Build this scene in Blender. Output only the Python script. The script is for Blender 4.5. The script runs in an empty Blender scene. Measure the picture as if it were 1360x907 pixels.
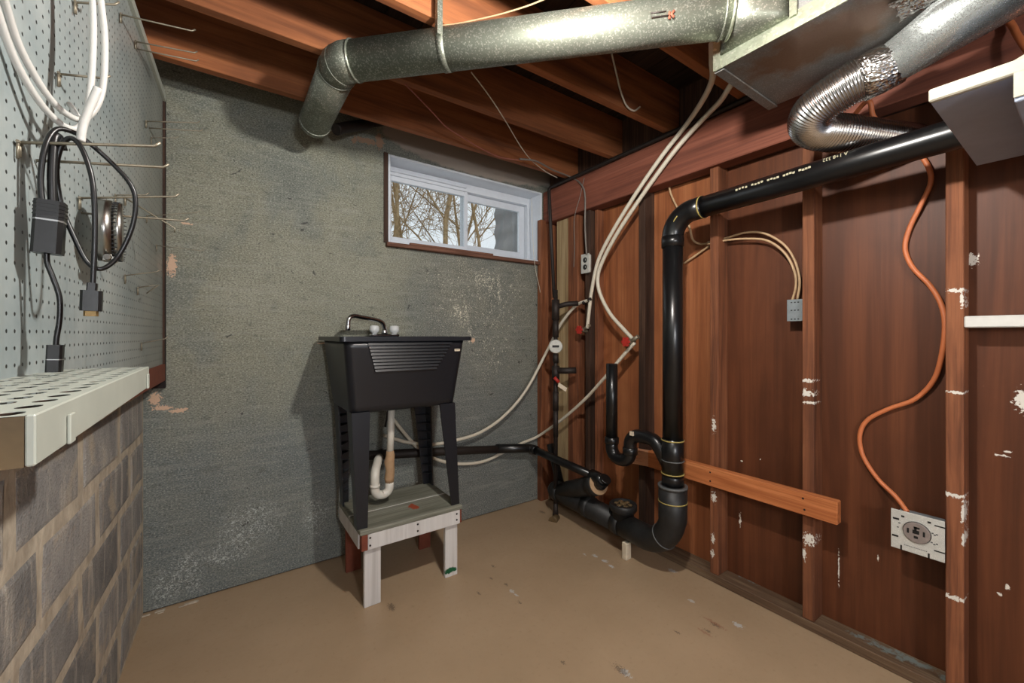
import bpy, bmesh, math, random
from mathutils import Vector, Matrix
R = random.Random(7)
SC = bpy.context.scene
COL = SC.collection

# ------------------------------------------------------------------ camera, world, lights, exposure
CZ, F, HZ = 1.15, 548.0, 445.0
YAW = math.radians(35.0)
SN, CS = math.sin(YAW), math.cos(YAW)
cam = bpy.data.cameras.new('camera'); camo = bpy.data.objects.new('camera', cam); COL.objects.link(camo)
camo.location = (0, 0, CZ); camo.rotation_euler = (math.pi/2, 0, -YAW)
cam.sensor_width = 36; cam.lens = F/1360*36; cam.shift_y = -(453.5-HZ)/1360; cam.clip_start = .02
SC.camera = camo
w = bpy.data.worlds.new('sky'); SC.world = w; w.use_nodes = True
w.node_tree.nodes['Background'].inputs[0].default_value = (.90, .95, 1, 1)
w.node_tree.nodes['Background'].inputs[1].default_value = 1.15
BULB_POS, BULB_E = (.66, .50, 1.99), 1900.0       # bare ceiling bulb just above the picture's top edge
FILL_POS, FILL_E = (.15, -1.5, 1.40), 165.0   # fill lamp added behind the camera to lift the overall brightness
vs = SC.view_settings
vs.view_transform = 'Standard'; vs.look = 'None'; vs.gamma = 1; vs.use_curve_mapping = False
vs.exposure = -0.08

# ------------------------------------------------------------------ measuring helpers
def ray(px, py):
    t = (px-680)/F
    return Vector((SN+CS*t, CS-SN*t, (HZ-py)/F))
def at(px, py, X=None, Y=None, Z=None):
    r = ray(px, py)
    k = X/r.x if X is not None else Y/r.y if Y is not None else (Z-CZ)/r.z
    return Vector((0, 0, CZ))+r*k
def peg(px, py, off=0.0):
    r = ray(px, py); k = (-.289+off)/(r.x-.0378*r.y)
    return Vector((0, 0, CZ))+r*k

# ------------------------------------------------------------------ materials
def lin(c):
    return tuple(((v/255)/12.92 if v/255 <= .04045 else ((v/255+.055)/1.055)**2.4) for v in c)+(1,)
class NT:
    def __init__(s, name):
        s.m = bpy.data.materials.new(name); s.m.use_nodes = True
        s.t = s.m.node_tree; s.n = s.t.nodes; s.l = s.t.links
        s.b = s.n['Principled BSDF']; s.pos = s.n.new('ShaderNodeNewGeometry').outputs['Position']
    def setv(s, sock, v):
        if hasattr(v, 'is_linked') or hasattr(v, 'links'): s.l.new(v, sock)
        else: sock.default_value = v
    def math(s, op, a, b=0.0, clamp=False):
        n = s.n.new('ShaderNodeMath'); n.operation = op; n.use_clamp = clamp
        s.setv(n.inputs[0], a); s.setv(n.inputs[1], b); return n.outputs[0]
    def vmath(s, op, a, b):
        n = s.n.new('ShaderNodeVectorMath'); n.operation = op
        s.setv(n.inputs[0], a); s.setv(n.inputs[1], b)
        return n.outputs['Value'] if op in ('LENGTH', 'DOT_PRODUCT') else n.outputs[0]
    def noise(s, scale=1.0, vec=(1, 1, 1), detail=4, rough=.6, dist=0.0, shift=None):
        v = s.vmath('MULTIPLY', s.pos, vec)
        if shift is not None: v = s.vmath('ADD', v, shift)
        n = s.n.new('ShaderNodeTexNoise'); n.inputs['Scale'].default_value = scale
        n.inputs['Detail'].default_value = detail; n.inputs['Roughness'].default_value = rough
        n.inputs['Distortion'].default_value = dist; s.l.new(v, n.inputs['Vector']); return n.outputs['Fac']
    def vor(s, scale, vec=(1, 1, 1), feature='F1', out='Color'):
        v = s.vmath('MULTIPLY', s.pos, vec); n = s.n.new('ShaderNodeTexVoronoi')
        n.feature = feature; n.inputs['Scale'].default_value = scale; s.l.new(v, n.inputs['Vector']); return n.outputs[out]
    def ramp(s, fac, stops):
        n = s.n.new('ShaderNodeValToRGB'); e = n.color_ramp.elements
        while len(e) < len(stops): e.new(.5)
        for k, (p, c) in enumerate(stops): e[k].position = p; e[k].color = c
        s.l.new(fac, n.inputs[0]); return n.outputs[0]
    def thr(s, fac, lo, hi):
        n = s.n.new('ShaderNodeMapRange'); n.inputs[1].default_value = lo; n.inputs[2].default_value = hi
        s.l.new(fac, n.inputs[0]); return n.outputs[0]
    def mix(s, fac, a, b, mode='MIX'):
        n = s.n.new('ShaderNodeMix'); n.data_type = 'RGBA'; n.blend_type = mode
        s.setv(n.inputs[0], fac); s.setv(n.inputs[6], a); s.setv(n.inputs[7], b); return n.outputs[2]
    def spots(s, lst, nscale=30, amt=.9, soft=.25):
        nz = s.math('MULTIPLY', s.math('SUBTRACT', s.noise(nscale, detail=3), .5), amt*2); acc = None
        for c, rad in lst:
            d = s.vmath('SUBTRACT', s.pos, tuple(c)); d = s.vmath('MULTIPLY', d, tuple(1/v for v in rad))
            ln = s.math('ADD', s.vmath('LENGTH', d, (0, 0, 0)), nz)
            k = s.thr(ln, 1+soft/2, 1-soft/2); acc = k if acc is None else s.math('MAXIMUM', acc, k)
        return acc
    def bump(s, h, strength=.3, dist=.002):
        n = s.n.new('ShaderNodeBump'); n.inputs['Strength'].default_value = strength; n.inputs['Distance'].default_value = dist
        s.l.new(h, n.inputs['Height']); s.l.new(n.outputs[0], s.b.inputs['Normal'])
    def rnd(s):
        return s.n.new('ShaderNodeObjectInfo').outputs['Random']
    def done(s, col, rough=.6, metal=0.0, spec=.5):
        s.setv(s.b.inputs['Base Color'], col); s.setv(s.b.inputs['Roughness'], rough)
        s.b.inputs['Metallic'].default_value = metal; s.b.inputs['Specular IOR Level'].default_value = spec
        return s.m
def plain(name, c, rough=.5, metal=0.0, var=.12, scale=40, bump=.0, spec=.5):
    t = NT(name); c = lin(c); d = tuple(v*(1-var*2) for v in c[:3])+(1,)
    f = t.noise(scale)
    if bump: t.bump(f, bump)
    return t.done(t.ramp(f, [(.3, d), (.7, c)]), rough, metal, spec)
def wood(name, dark, mid, light, axis=0, rough=.75, rv=.25, stain=None, paint=None, paintcol=(215, 210, 200), spec=.3, gs=1.0, fm=1.0):
    t = NT(name); v = [22*gs]*3; v[axis] = 1.3*gs; g = [160*gs]*3; g[axis] = 4*gs
    sh = t.math('MULTIPLY', t.rnd(), 37.0)
    cx = t.n.new('ShaderNodeCombineXYZ')
    for k in range(3): t.l.new(sh, cx.inputs[k])
    f = t.noise(1, tuple(v), 4, .6, .8, cx.outputs[0]); f2 = t.noise(1, tuple(g), 3, .6)
    c = t.ramp(f, [(.28, lin(dark)), (.5, lin(mid)), (.74, lin(light))])
    c = t.mix(t.math('MULTIPLY', t.thr(f2, .45, .75), fm), c, lin(dark))
    n = t.n.new('ShaderNodeHueSaturation'); t.l.new(c, n.inputs['Color'])
    t.l.new(t.math('ADD', t.math('MULTIPLY', t.rnd(), rv*2), 1-rv), n.inputs['Value']); c = n.outputs[0]
    blot = t.noise(3.1, detail=5); c = t.mix(t.math('MULTIPLY', t.thr(blot, .5, .75), .45), c, lin(dark))
    if stain: c = t.mix(t.spots(stain[0], 40), c, lin(stain[1]))
    if paint: c = t.mix(t.spots(paint, 130, 2.0), c, lin(paintcol))
    t.bump(f2, .25, .0015)
    return t.done(c, rough, 0, spec)

def mat_wall_back():
    t = NT('parged_concrete'); Yb = 2.265
    big = t.noise(1.9, (1, 1, .9), 6, .62, .4); fine = t.noise(230, (.55, 1, 1), 3, .75); med = t.noise(26, (.5, 1, 1), 6, .72, .5); br = t.noise(1, (6, 6, 60), 3, .6)
    c = t.ramp(big, [(.30, lin((78, 84, 80))), (.46, lin((112, 116, 107))), (.58, lin((128, 128, 111))), (.75, lin((142, 142, 126)))])
    z = t.n.new('ShaderNodeSeparateXYZ'); t.l.new(t.pos, z.inputs[0])
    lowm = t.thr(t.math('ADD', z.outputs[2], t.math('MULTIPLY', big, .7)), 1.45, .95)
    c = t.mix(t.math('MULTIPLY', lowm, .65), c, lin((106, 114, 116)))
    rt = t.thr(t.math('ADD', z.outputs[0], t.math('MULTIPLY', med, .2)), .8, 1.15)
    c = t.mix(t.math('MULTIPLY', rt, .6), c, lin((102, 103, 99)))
    c = t.mix(t.math('MULTIPLY', t.thr(fine, .5, .66), .8), c, lin((58, 62, 58)))
    c = t.mix(t.math('MULTIPLY', t.thr(fine, .46, .34), .65), c, lin((178, 180, 168)))
    c = t.mix(t.math('MULTIPLY', t.thr(med, .55, .72), .65), c, lin((70, 73, 68)))
    c = t.mix(t.math('MULTIPLY', t.thr(br, .52, .7), .3), c, lin((150, 152, 142)))
    gouge = t.noise(11, (1, 1, 1.6), 4, .6, 1.5); c = t.mix(t.math('MULTIPLY', t.thr(gouge, .675, .70), .8), c, lin((44, 44, 42)))
    fl = t.noise(95, detail=3, dist=1.5)
    m1 = t.spots([(at(650, 400, Y=Yb), (.28, 9, .24)), (at(605, 395, Y=Yb), (.14, 9, .20)), (at(660, 470, Y=Yb), (.16, 9, .14))], 7, 1.6, 1.2)
    m3 = t.spots([(at(612, 420, Y=Yb), (.05, 9, .07)), (at(645, 372, Y=Yb), (.08, 9, .04)), (at(663, 385, Y=Yb), (.012, 9, .08)), (at(624, 440, Y=Yb), (.012, 9, .06))], 25, 2.2, 1.2)
    c = t.mix(t.math('MULTIPLY', m1, t.thr(fl, .61, .645)), c, lin((206, 202, 182)))
    c = t.mix(t.math('MULTIPLY', m3, t.thr(fl, .53, .58)), c, lin((206, 202, 182)))
    m2 = t.spots([(at(250, 760, Y=Yb), (.06, 9, .08)), (at(300, 735, Y=Yb), (.10, 9, .05)), (at(330, 700, Y=Yb), (.12, 9, .10)), (at(220, 780, Y=Yb), (.05, 9, .07)), (at(420, 690, Y=Yb), (.06, 9, .08))], 8, 1.0, .9)
    c = t.mix(t.math('MULTIPLY', m2, t.thr(fl, .52, .64)), c, lin((178, 184, 180)))
    c = t.mix(t.spots([(at(228, 352, Y=Yb), (.014, 9, .042)), (at(206, 530, Y=Yb), (.018, 9, .024)), (at(216, 542, Y=Yb), (.03, 9, .010)), (at(238, 545, Y=Yb), (.028, 9, .009)), (at(248, 297, Y=Yb), (.02, 9, .004)),
                       (at(628, 452, Y=Yb), (.014, 9, .014)), (at(430, 456, Y=Yb), (.03, 9, .004))], 110, 1.6), c, lin((200, 168, 142)))
    c = t.mix(t.spots([(at(486, 187, Y=Yb), (.06, 9, .016)), (at(504, 188, Y=Yb), (.02, 9, .045)), (at(470, 186, Y=Yb), (.012, 9, .02))], 60, 1.2), c, lin((150, 122, 100)))
    c = t.mix(t.spots([(at(640, 206, Y=Yb), (.66, 9, .14))], 20, .15, .1), c, lin((150, 140, 130)))
    t.bump(t.math('ADD', t.math('MULTIPLY', fine, .6), med), .45, .004)
    return t.done(c, .62, 0, .4)
def mat_floor():
    t = NT('painted_concrete_floor')
    big = t.noise(1.6, detail=5); fine = t.noise(60, detail=4)
    c = t.ramp(big, [(.3, lin((160, 136, 108))), (.7, lin((176, 151, 122)))])
    c = t.mix(t.math('MULTIPLY', t.thr(fine, .6, .8), .3), c, lin((118, 96, 74)))
    pts = [(680, 785, .009), (686, 790, .006), (790, 738, .010), (803, 745, .010), (812, 752, .009), (776, 736, .006), (893, 758, .012), (918, 798, .008), (980, 830, .012), (830, 893, .012)]
    c = t.mix(t.spots([(at(x, y, Z=0), (r, r*1.6, 1)) for x, y, r in pts], 110, 1.8), c, lin((186, 182, 176)))
    pts = [(655, 752, .006), (652, 768, .005), (672, 776, .006), (636, 788, .006), (690, 800, .005), (748, 880, .005), (825, 890, .012), (950, 830, .008), (940, 838, .006), (900, 840, .005), (520, 806, .012), (720, 680, .012)]
    c = t.mix(t.math('MULTIPLY', t.spots([(at(x, y, Z=0), (r, r*2, 1)) for x, y, r in pts], 170, 2.4), .6), c, lin((74, 62, 52)))
    c = t.mix(t.math('MULTIPLY', t.spots([(at(950, 828, Z=0), (.008, .04, 1)), (at(936, 840, Z=0), (.006, .03, 1))], 120, 2.0), .4), c, lin((130, 62, 40)))
    t.bump(t.noise(9, detail=5), .12, .004)
    return t.done(c, t.ramp(fine, [(.3, (.33, .33, .33, 1)), (.7, (.5, .5, .5, 1))]), 0, .45)
def mat_block():
    t = NT('concrete_block'); rnd = t.rnd()
    n1 = t.noise(7, (1, 1, .5), 5, .7, .5); fine = t.noise(140, detail=3)
    c = t.ramp(n1, [(.3, lin((120, 119, 119))), (.55, lin((152, 149, 145))), (.75, lin((180, 175, 166)))])
    h = t.n.new('ShaderNodeHueSaturation'); t.l.new(c, h.inputs['Color']); t.l.new(t.math('ADD', t.math('MULTIPLY', rnd, .45), .75), h.inputs['Value'])
    c = t.mix(t.math('MULTIPLY', t.thr(fine, .55, .75), .5), h.outputs[0], lin((70, 68, 70)))
    st = t.noise(1, (24, 24, 3), 4); c = t.mix(t.math('MULTIPLY', t.thr(st, .54, .68), .55), c, lin((204, 194, 180)))
    sm = t.noise(6, (1, 1, 1.3), 5, .65, .6); c = t.mix(t.math('MULTIPLY', t.thr(sm, .53, .66), .7), c, lin((186, 171, 150)))
    t.bump(t.math('ADD', fine, n1), .7, .006)
    return t.done(c, .9, 0, .2)
def mat_mortar():
    t = NT('smeared_mortar'); n = t.noise(25, (1, 1, .6), 5)
    t.bump(n, .7, .006)
    return t.done(t.ramp(n, [(.3, lin((160, 148, 132))), (.7, lin((208, 196, 176)))]), .95, 0, .2)
def mat_galv(name, a, b, rough=.42, sc=130, dirt=None, metal=.75):
    t = NT(name); v = t.vor(sc, (1, 1, 1)); n = t.noise(5, detail=5)
    s = t.n.new('ShaderNodeSeparateColor'); t.l.new(v, s.inputs[0]); f = s.outputs[0]
    c = t.ramp(f, [(.0, lin(a)), (.72, lin(a)), (1, lin(b))]); 
    c = t.mix(t.math('MULTIPLY', t.thr(n, .45, .8), .5), c, lin(tuple(int(x*.6) for x in a)))
    if dirt: c = t.mix(t.spots(dirt, 20, .7, .6), c, lin((120, 96, 78)))
    t.bump(t.noise(14, detail=2), .05, .01)
    return t.done(c, t.ramp(f, [(0, (rough+.12,)*3+(1,)), (1, (rough-.1,)*3+(1,))]), metal, .5)
def mat_peg():
    t = NT('painted_pegboard'); s = .0254
    z = t.n.new('ShaderNodeSeparateXYZ'); t.l.new(t.pos, z.inputs[0])
    u = t.math('SUBTRACT', t.math('FRACT', t.math('DIVIDE', z.outputs[1], s)), .5); v = t.math('SUBTRACT', t.math('FRACT', t.math('DIVIDE', z.outputs[2], s)), .5)
    d = t.math('SQRT', t.math('ADD', t.math('MULTIPLY', u, u), t.math('MULTIPLY', v, v)))
    hole = t.thr(d, .125, .10)
    n = t.noise(5, detail=5); n2 = t.noise(1, (30, 30, 2), 3)
    c = t.ramp(n, [(.3, lin((136, 148, 150))), (.7, lin((176, 184, 182)))])
    c = t.mix(t.math('MULTIPLY', t.thr(n2, .55, .75), .35), c, lin((120, 124, 118)))
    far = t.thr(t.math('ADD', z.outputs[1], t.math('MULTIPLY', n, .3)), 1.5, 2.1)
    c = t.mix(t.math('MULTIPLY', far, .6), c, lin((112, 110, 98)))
    c = t.mix(hole, c, (.012, .012, .012, 1)); t.bump(t.math('SUBTRACT', 1, hole), .6, .003)
    return t.done(c, .38, 0, .4)
def mat_glass():
    t = NT('window_glass'); m = t.n.new('ShaderNodeMixShader'); g = t.n.new('ShaderNodeBsdfGlossy'); tr = t.n.new('ShaderNodeBsdfTransparent')
    g.inputs['Roughness'].default_value = .03; tr.inputs[0].default_value = (.93, .95, .95, 1); m.inputs[0].default_value = .07
    t.l.new(tr.outputs[0], m.inputs[1]); t.l.new(g.outputs[0], m.inputs[2]); t.l.new(m.outputs[0], t.n['Material Output'].inputs[0]); return t.m
def mat_emit(name, col, e):
    t = NT(name); t.b.inputs['Emission Color'].default_value = col; t.b.inputs['Emission Strength'].default_value = e; return t.m
def mat_clear():
    t = NT('clear_acrylic'); t.b.inputs['Transmission Weight'].default_value = .25; t.b.inputs['IOR'].default_value = 1.45
    return t.done(lin((225, 228, 228)), .12, 0, .5)
def mat_foil():
    t = NT('crinkled_foil'); v = t.vor(90, (1, 1, 2), out='Distance'); t.bump(v, .6, .006)
    return t.done(lin((205, 203, 200)), .2, 1.0)

Xs, Xp = 1.872, 1.957            # stud face, panel face of the right wall
def dabs(l, X): return [(at(x, y, X=X), (.06, a, b)) for x, y, a, b in l]
studp = dabs([(1072, 522, .02, .012), (1069, 505, .03, .006), (1074, 716, .018, .02), (1068, 735, .006, .02), (1268, 386, .03, .006), (1278, 400, .004, .02), (1268, 521, .03, .004), (1268, 658, .03, .006), (1279, 680, .004, .03), (1270, 795, .03, .006), (1076, 535, .02, .005),
              (948, 565, .008, .03), (948, 660, .010, .02), (947, 715, .008, .02), (946, 735, .008, .014), (1280, 715, .004, .02)], Xs)
panp = dabs([(983, 690, .004, .03), (1114, 755, .002, .05), (1166, 742, .002, .01), (1290, 345, .014, .016), (1358, 532, .014, .026), (1330, 605, .012, .003), (1340, 600, .01, .003), (1338, 780, .004, .012), (1328, 790, .004, .008), (985, 612, .004, .004), (1010, 610, .003, .004)], Xp)
M = dict(
    wall_back=mat_wall_back(), floor=mat_floor(), block=mat_block(), mortar=mat_mortar(), peg=mat_peg(), glass=mat_glass(), clear=mat_clear(), foil=mat_foil(),
    joist=wood('joist_lumber', (90, 52, 32), (142, 86, 52), (168, 106, 66), 0, rv=.10, fm=.5, gs=.6),
    beam=wood('reddish_beam', (94, 54, 42), (136, 80, 62), (160, 100, 80), 1, fm=.6, gs=.6),
    stud=wood('aged_stud', (74, 44, 30), (122, 74, 48), (150, 96, 64), 2, paint=studp, rv=.12, fm=.6),
    panel=wood('stained_plywood', (66, 36, 21), (88, 49, 29), (106, 61, 37), 2, rv=.03, paint=panp, rough=.5, gs=.5, fm=.5),
    panel_l=wood('bare_plywood', (114, 66, 40), (146, 88, 54), (166, 106, 68), 2, rv=.05, rough=.6, gs=.6, fm=.6),
    tan=wood('pale_fibre_strip', (132, 110, 80), (164, 142, 106), (180, 160, 124), 2, rv=.03),
    dark=wood('dark_old_lumber', (44, 30, 23), (74, 52, 40), (100, 74, 58), 2),
    plate=wood('worn_plate', (84, 62, 46), (116, 92, 70), (140, 122, 98), 1, stain=([(at(1100, 815, Z=.02), (.03, .22, .02)), (at(1000, 775, Z=.02), (.03, .12, .02)), (at(1200, 880, Z=.02), (.03, .2, .02))], (112, 120, 116))),
    board=wood('fresh_two_by_four', (150, 84, 44), (184, 112, 66), (202, 132, 84), 1, rv=.03),
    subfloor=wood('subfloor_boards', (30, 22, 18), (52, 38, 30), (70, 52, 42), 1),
    splinter=plain('splintered_wood', (196, 140, 104), .8, bump=.8),
    cordwhite=plain('white_cord', (196, 195, 190), .45, var=.03), white=plain('white_paint', (214, 212, 206), .5, var=.05), vinyl=plain('white_vinyl', (206, 212, 220), .35, var=.03),
    whitewood=wood('chipped_white_paint', (178, 174, 170), (202, 199, 196), (212, 210, 206), 2, rv=.02, fm=.25, stain=([(at(598, 758, Y=1.775), (.03, .02, .012))], (20, 84, 52))),
    cream=plain('cream_paint', (176, 170, 152), .5, var=.06), shelfgrey=plain('grey_primer', (150, 158, 176), .6, var=.06, scale=12),
    green=wood('worn_green_paint', (92, 92, 80), (128, 128, 114), (142, 142, 130), 0, rv=.03, stain=([(at(549, 673, Z=.337), (.02, .03, .02))], (150, 70, 46))),
    brown=plain('bare_brown_wood', (122, 62, 42), .8, bump=.3), sinkblack=plain('black_plastic', (25, 27, 32), .34, var=.06),
    abs=plain('black_abs', (20, 20, 21), .28, var=.15, scale=90), absdust=plain('dusty_abs', (34, 34, 34), .5, var=.3, scale=50), ring=plain('yellow_glue', (168, 150, 84), .6),
    greyring=plain('grey_rim', (92, 94, 94), .5), iron=plain('dark_iron', (42, 34, 30), .6, .3, bump=.3), pex=plain('white_tubing', (206, 198, 180), .4, var=.04),
    pvc=plain('white_pvc', (214, 210, 198), .35, var=.05), glue=plain('tan_joint', (178, 144, 108), .7, bump=.4), chrome=plain('chrome', (190, 190, 192), .15, 1.0, var=.03),
    galv=mat_galv('galvanized_round', (124, 128, 116), (192, 192, 180), .50, 300), trunk=mat_galv('galvanized_trunk', (132, 133, 130), (160, 160, 156), .38, 400, [(at(1090, 55, Z=2.0), (.10, .2, .1))], .45),
    trunkside=mat_galv('galvanized_bright', (150, 156, 136), (206, 208, 190), .4, 150), boot=mat_galv('galvanized_boot', (176, 180, 178), (204, 206, 204), .3, 420),
    flex=plain('aluminium_flex', (200, 198, 196), .22, 1.0, var=.05), steel=plain('brushed_steel', (168, 166, 160), .28, 1.0, var=.08), plate_steel=mat_galv('zinc_plate', (206, 206, 200), (222, 222, 216), .5, 420, None, .35),
    hook=plain('dull_brass_wire', (146, 138, 120), .45, .6, var=.15), blackrub=plain('black_rubber', (16, 16, 17), .35), silver=plain('silver_band', (190, 190, 190), .3, .9), gold=plain('gold_contact', (128, 104, 66), .4, .7),
    orange=plain('orange_sheath', (196, 112, 68), .5, var=.05), tan_cable=plain('beige_sheath', (196, 164, 126), .5), grey_cable=plain('grey_sheath', (120, 112, 104), .5), redwire=plain('red_wire', (168, 96, 84), .5),
    red=plain('red_paint', (176, 44, 34), .5), redpaint=wood('red_painted_strip', (16, 14, 13), (44, 26, 22), (128, 30, 24), 2, gs=.35), grey_box=plain('grey_box', (138, 146, 150), .45, .3), ivory=plain('ivory_plate', (190, 188, 180), .4), slot=plain('dark_slot', (14, 13, 13), .6),
    face=plain('grey_receptacle', (138, 126, 120), .5), paper=plain('paper_tag', (214, 200, 176), .7), ledge=plain('cream_metal', (182, 186, 175), .4, .0, var=.06, scale=10), rust=plain('dirty_brown_end', (120, 98, 66), .6, .2, scale=14, var=.3, bump=.3),
    meter=plain('meter_face', (196, 196, 188), .3), bark=plain('pale_bark', (206, 176, 134), .9, scale=8, var=.25), grass=plain('winter_lawn', (120, 112, 84), .95, scale=3, var=.2), tag_ink=plain('ink', (52, 50, 48), .6), print=plain('pale_print', (176, 170, 140), .6),
    wellgrey=plain('weathered_zinc', (150, 150, 150), .6, .1, var=.06, scale=6), bulb=mat_emit('lit_bulb', (1, .96, .90, 1), BULB_E), fill_glow=mat_emit('added_fill_glow', (.97, .98, 1, 1), FILL_E), porcelain=plain('porcelain', (206, 204, 196), .25), sillwood=wood('sill_wood', (70, 44, 34), (118, 82, 66), (150, 112, 94), 0, rv=.03))

# ------------------------------------------------------------------ mesh builder
OFF = {}
def V(*a): return Vector(a)
def catmull(pts, n=8):
    pts = [Vector(p) for p in pts]; P = [pts[0]*2-pts[1]]+pts+[pts[-1]*2-pts[-2]]; out = []
    for i in range(1, len(P)-2):
        a, b, c, d = P[i-1:i+3]
        for k in range(n):
            t = k/n
            out.append(.5*((2*b)+(c-a)*t+(2*a-5*b+4*c-d)*t*t+(3*b-3*c+d-a)*t**3))
    return out+[pts[-1]]
def fillet(pts, r, n=8):
    pts = [Vector(p) for p in pts]; out = [pts[0]]
    for i in range(1, len(pts)-1):
        p = pts[i]; a = (pts[i-1]-p).normalized(); b = (pts[i+1]-p).normalized()
        ang = a.angle(b); rr = r[i-1] if isinstance(r, (list, tuple)) else r
        L = rr/math.tan(ang/2); s, e = p+a*L, p+b*L
        bis = (a+b).normalized(); c = p+bis*(rr/math.sin(ang/2)); vs_, ve = s-c, e-c
        th = vs_.angle(ve); ax = vs_.cross(ve).normalized()
        for k in range(n+1): out.append(c+Matrix.Rotation(th*k/n, 3, ax)@vs_)
    return out+[pts[-1]]
class MB:
    def __init__(s): s.bm = bmesh.new()
    def box(s, lo, hi, bev=0.0, fn=None):
        lo, hi = Vector(lo), Vector(hi)
        vv = [s.bm.verts.new((x, y, z)) for x in (lo.x, hi.x) for y in (lo.y, hi.y) for z in (lo.z, hi.z)]
        ff = [s.bm.faces.new([vv[i] for i in q]) for q in ((0, 1, 3, 2), (4, 6, 7, 5), (0, 4, 5, 1), (2, 3, 7, 6), (0, 2, 6, 4), (1, 5, 7, 3))]
        if bev:
            ee = list({e for f in ff for e in f.edges})
            r = bmesh.ops.bevel(s.bm, geom=ee, offset=bev, segments=1, affect='EDGES', profile=.5)
            vv = r['verts']
        if fn:
            for v in {v for v in vv if v.is_valid}: v.co = fn(v.co)
        return s
    def hexa(s, c8):
        vv = [s.bm.verts.new(c) for c in c8]
        for q in ((0, 3, 2, 1), (4, 5, 6, 7), (0, 1, 5, 4), (1, 2, 6, 5), (2, 3, 7, 6), (3, 0, 4, 7)): s.bm.faces.new([vv[i] for i in q])
        return s
    def loft(s, loops, cap=True, smooth=True, closed=True):
        rings = [[s.bm.verts.new(p) for p in L] for L in loops]
        for a, b in zip(rings, rings[1:]):
            n = len(a)
            for i in range(n if closed else n-1):
                f = s.bm.faces.new((a[i], a[(i+1) % n], b[(i+1) % n], b[i])); f.smooth = smooth
        if cap:
            s.bm.faces.new(rings[0][::-1]); s.bm.faces.new(rings[-1])
        return s
    def tube(s, path, r, n=12, cap=True, smooth=True):
        path = [Vector(p) for p in path]; loops = []; nor = None
        for i, p in enumerate(path):
            t = (path[min(i+1, len(path)-1)]-path[max(i-1, 0)]).normalized()
            if nor is None:
                nor = t.orthogonal().normalized()
            else:
                nor = (nor-t*nor.dot(t)).normalized()
            b = t.cross(nor); rr = r[i] if isinstance(r, (list, tuple)) else r
            loops.append([p+(nor*math.cos(2*math.pi*k/n)+b*math.sin(2*math.pi*k/n))*rr for k in range(n)])
        return s.loft(loops, cap, smooth)
    def cyl(s, a, b, r, r2=None, n=20): return s.tube([a, b], [r, r if r2 is None else r2], n)
    def lathe(s, base, prof, axis=(0, 0, 1), n=24):
        ax = Vector(axis).normalized(); u = ax.orthogonal().normalized(); v = ax.cross(u); base = Vector(base)
        return s.loft([[base+ax*h+(u*math.cos(2*math.pi*k/n)+v*math.sin(2*math.pi*k/n))*r for k in range(n)] for r, h in prof])
    def ring(s, c, axis, r, th, h, n=20):
        return s.lathe(c, [(r-th, -h/2), (r, -h/2), (r, h/2), (r-th, h/2)], axis, n)
    def build(s, name, mat, parent=None, label=None, base=None):
        bmesh.ops.recalc_face_normals(s.bm, faces=s.bm.faces[:])
        if parent is not None: off = OFF[parent.name]
        elif base is not None: off = Vector(base)
        else:
            co = [v.co for v in s.bm.verts]; lo = [min(c[k] for c in co) for k in range(3)]; hi = [max(c[k] for c in co) for k in range(3)]
            off = Vector(((lo[0]+hi[0])/2, (lo[1]+hi[1])/2, lo[2]))
        for v in s.bm.verts: v.co -= off
        me = bpy.data.meshes.new(name); s.bm.to_mesh(me); s.bm.free()
        me.materials.append(M[mat]); o = bpy.data.objects.new(name, me); COL.objects.link(o)
        OFF[o.name] = off
        if parent is None: o.location = off
        else: o.parent = parent
        if label: o['label'] = label
        return o
def tag(o, label, cat, group=None):
    o['label'] = label; o['category'] = cat
    if group: o['group'] = group
    return o
def thing(name, label, cat, base=(0, 0, 0), group=None):
    o = bpy.data.objects.new(name, None); COL.objects.link(o); o.location = base; OFF[o.name] = Vector(base); o.empty_display_size = .05
    return tag(o, label, cat, group)
def struct(o): o['kind'] = 'structure'; return o
def text(body, mat, parent, origin, right, up, h, name='printing'):
    cu = bpy.data.curves.new('t', 'FONT'); cu.body = body; cu.size = h
    ob = bpy.data.objects.new('t', cu); COL.objects.link(ob)
    dg = bpy.context.evaluated_depsgraph_get(); me = bpy.data.meshes.new_from_object(ob.evaluated_get(dg)); bpy.data.objects.remove(ob)
    r, u = Vector(right).normalized(), Vector(up).normalized(); n = r.cross(u)
    off = OFF[parent.name]
    for v in me.vertices: v.co = Vector(origin)+r*v.co.x+u*v.co.y-off
    me.materials.clear(); me.materials.append(M[mat]); o = bpy.data.objects.new(name, me); COL.objects.link(o); OFF[o.name] = off; o.parent = parent
    return o
def rrect(x0, x1, y0, y1, z, r, n=5):
    out = []
    for cx, cy, a0 in ((x1-r, y1-r, 0), (x0+r, y1-r, 90), (x0+r, y0+r, 180), (x1-r, y0+r, 270)):
        for k in range(n+1):
            a = math.radians(a0+90*k/n); out.append(V(cx+r*math.cos(a), cy+r*math.sin(a), z))
    return out

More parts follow.
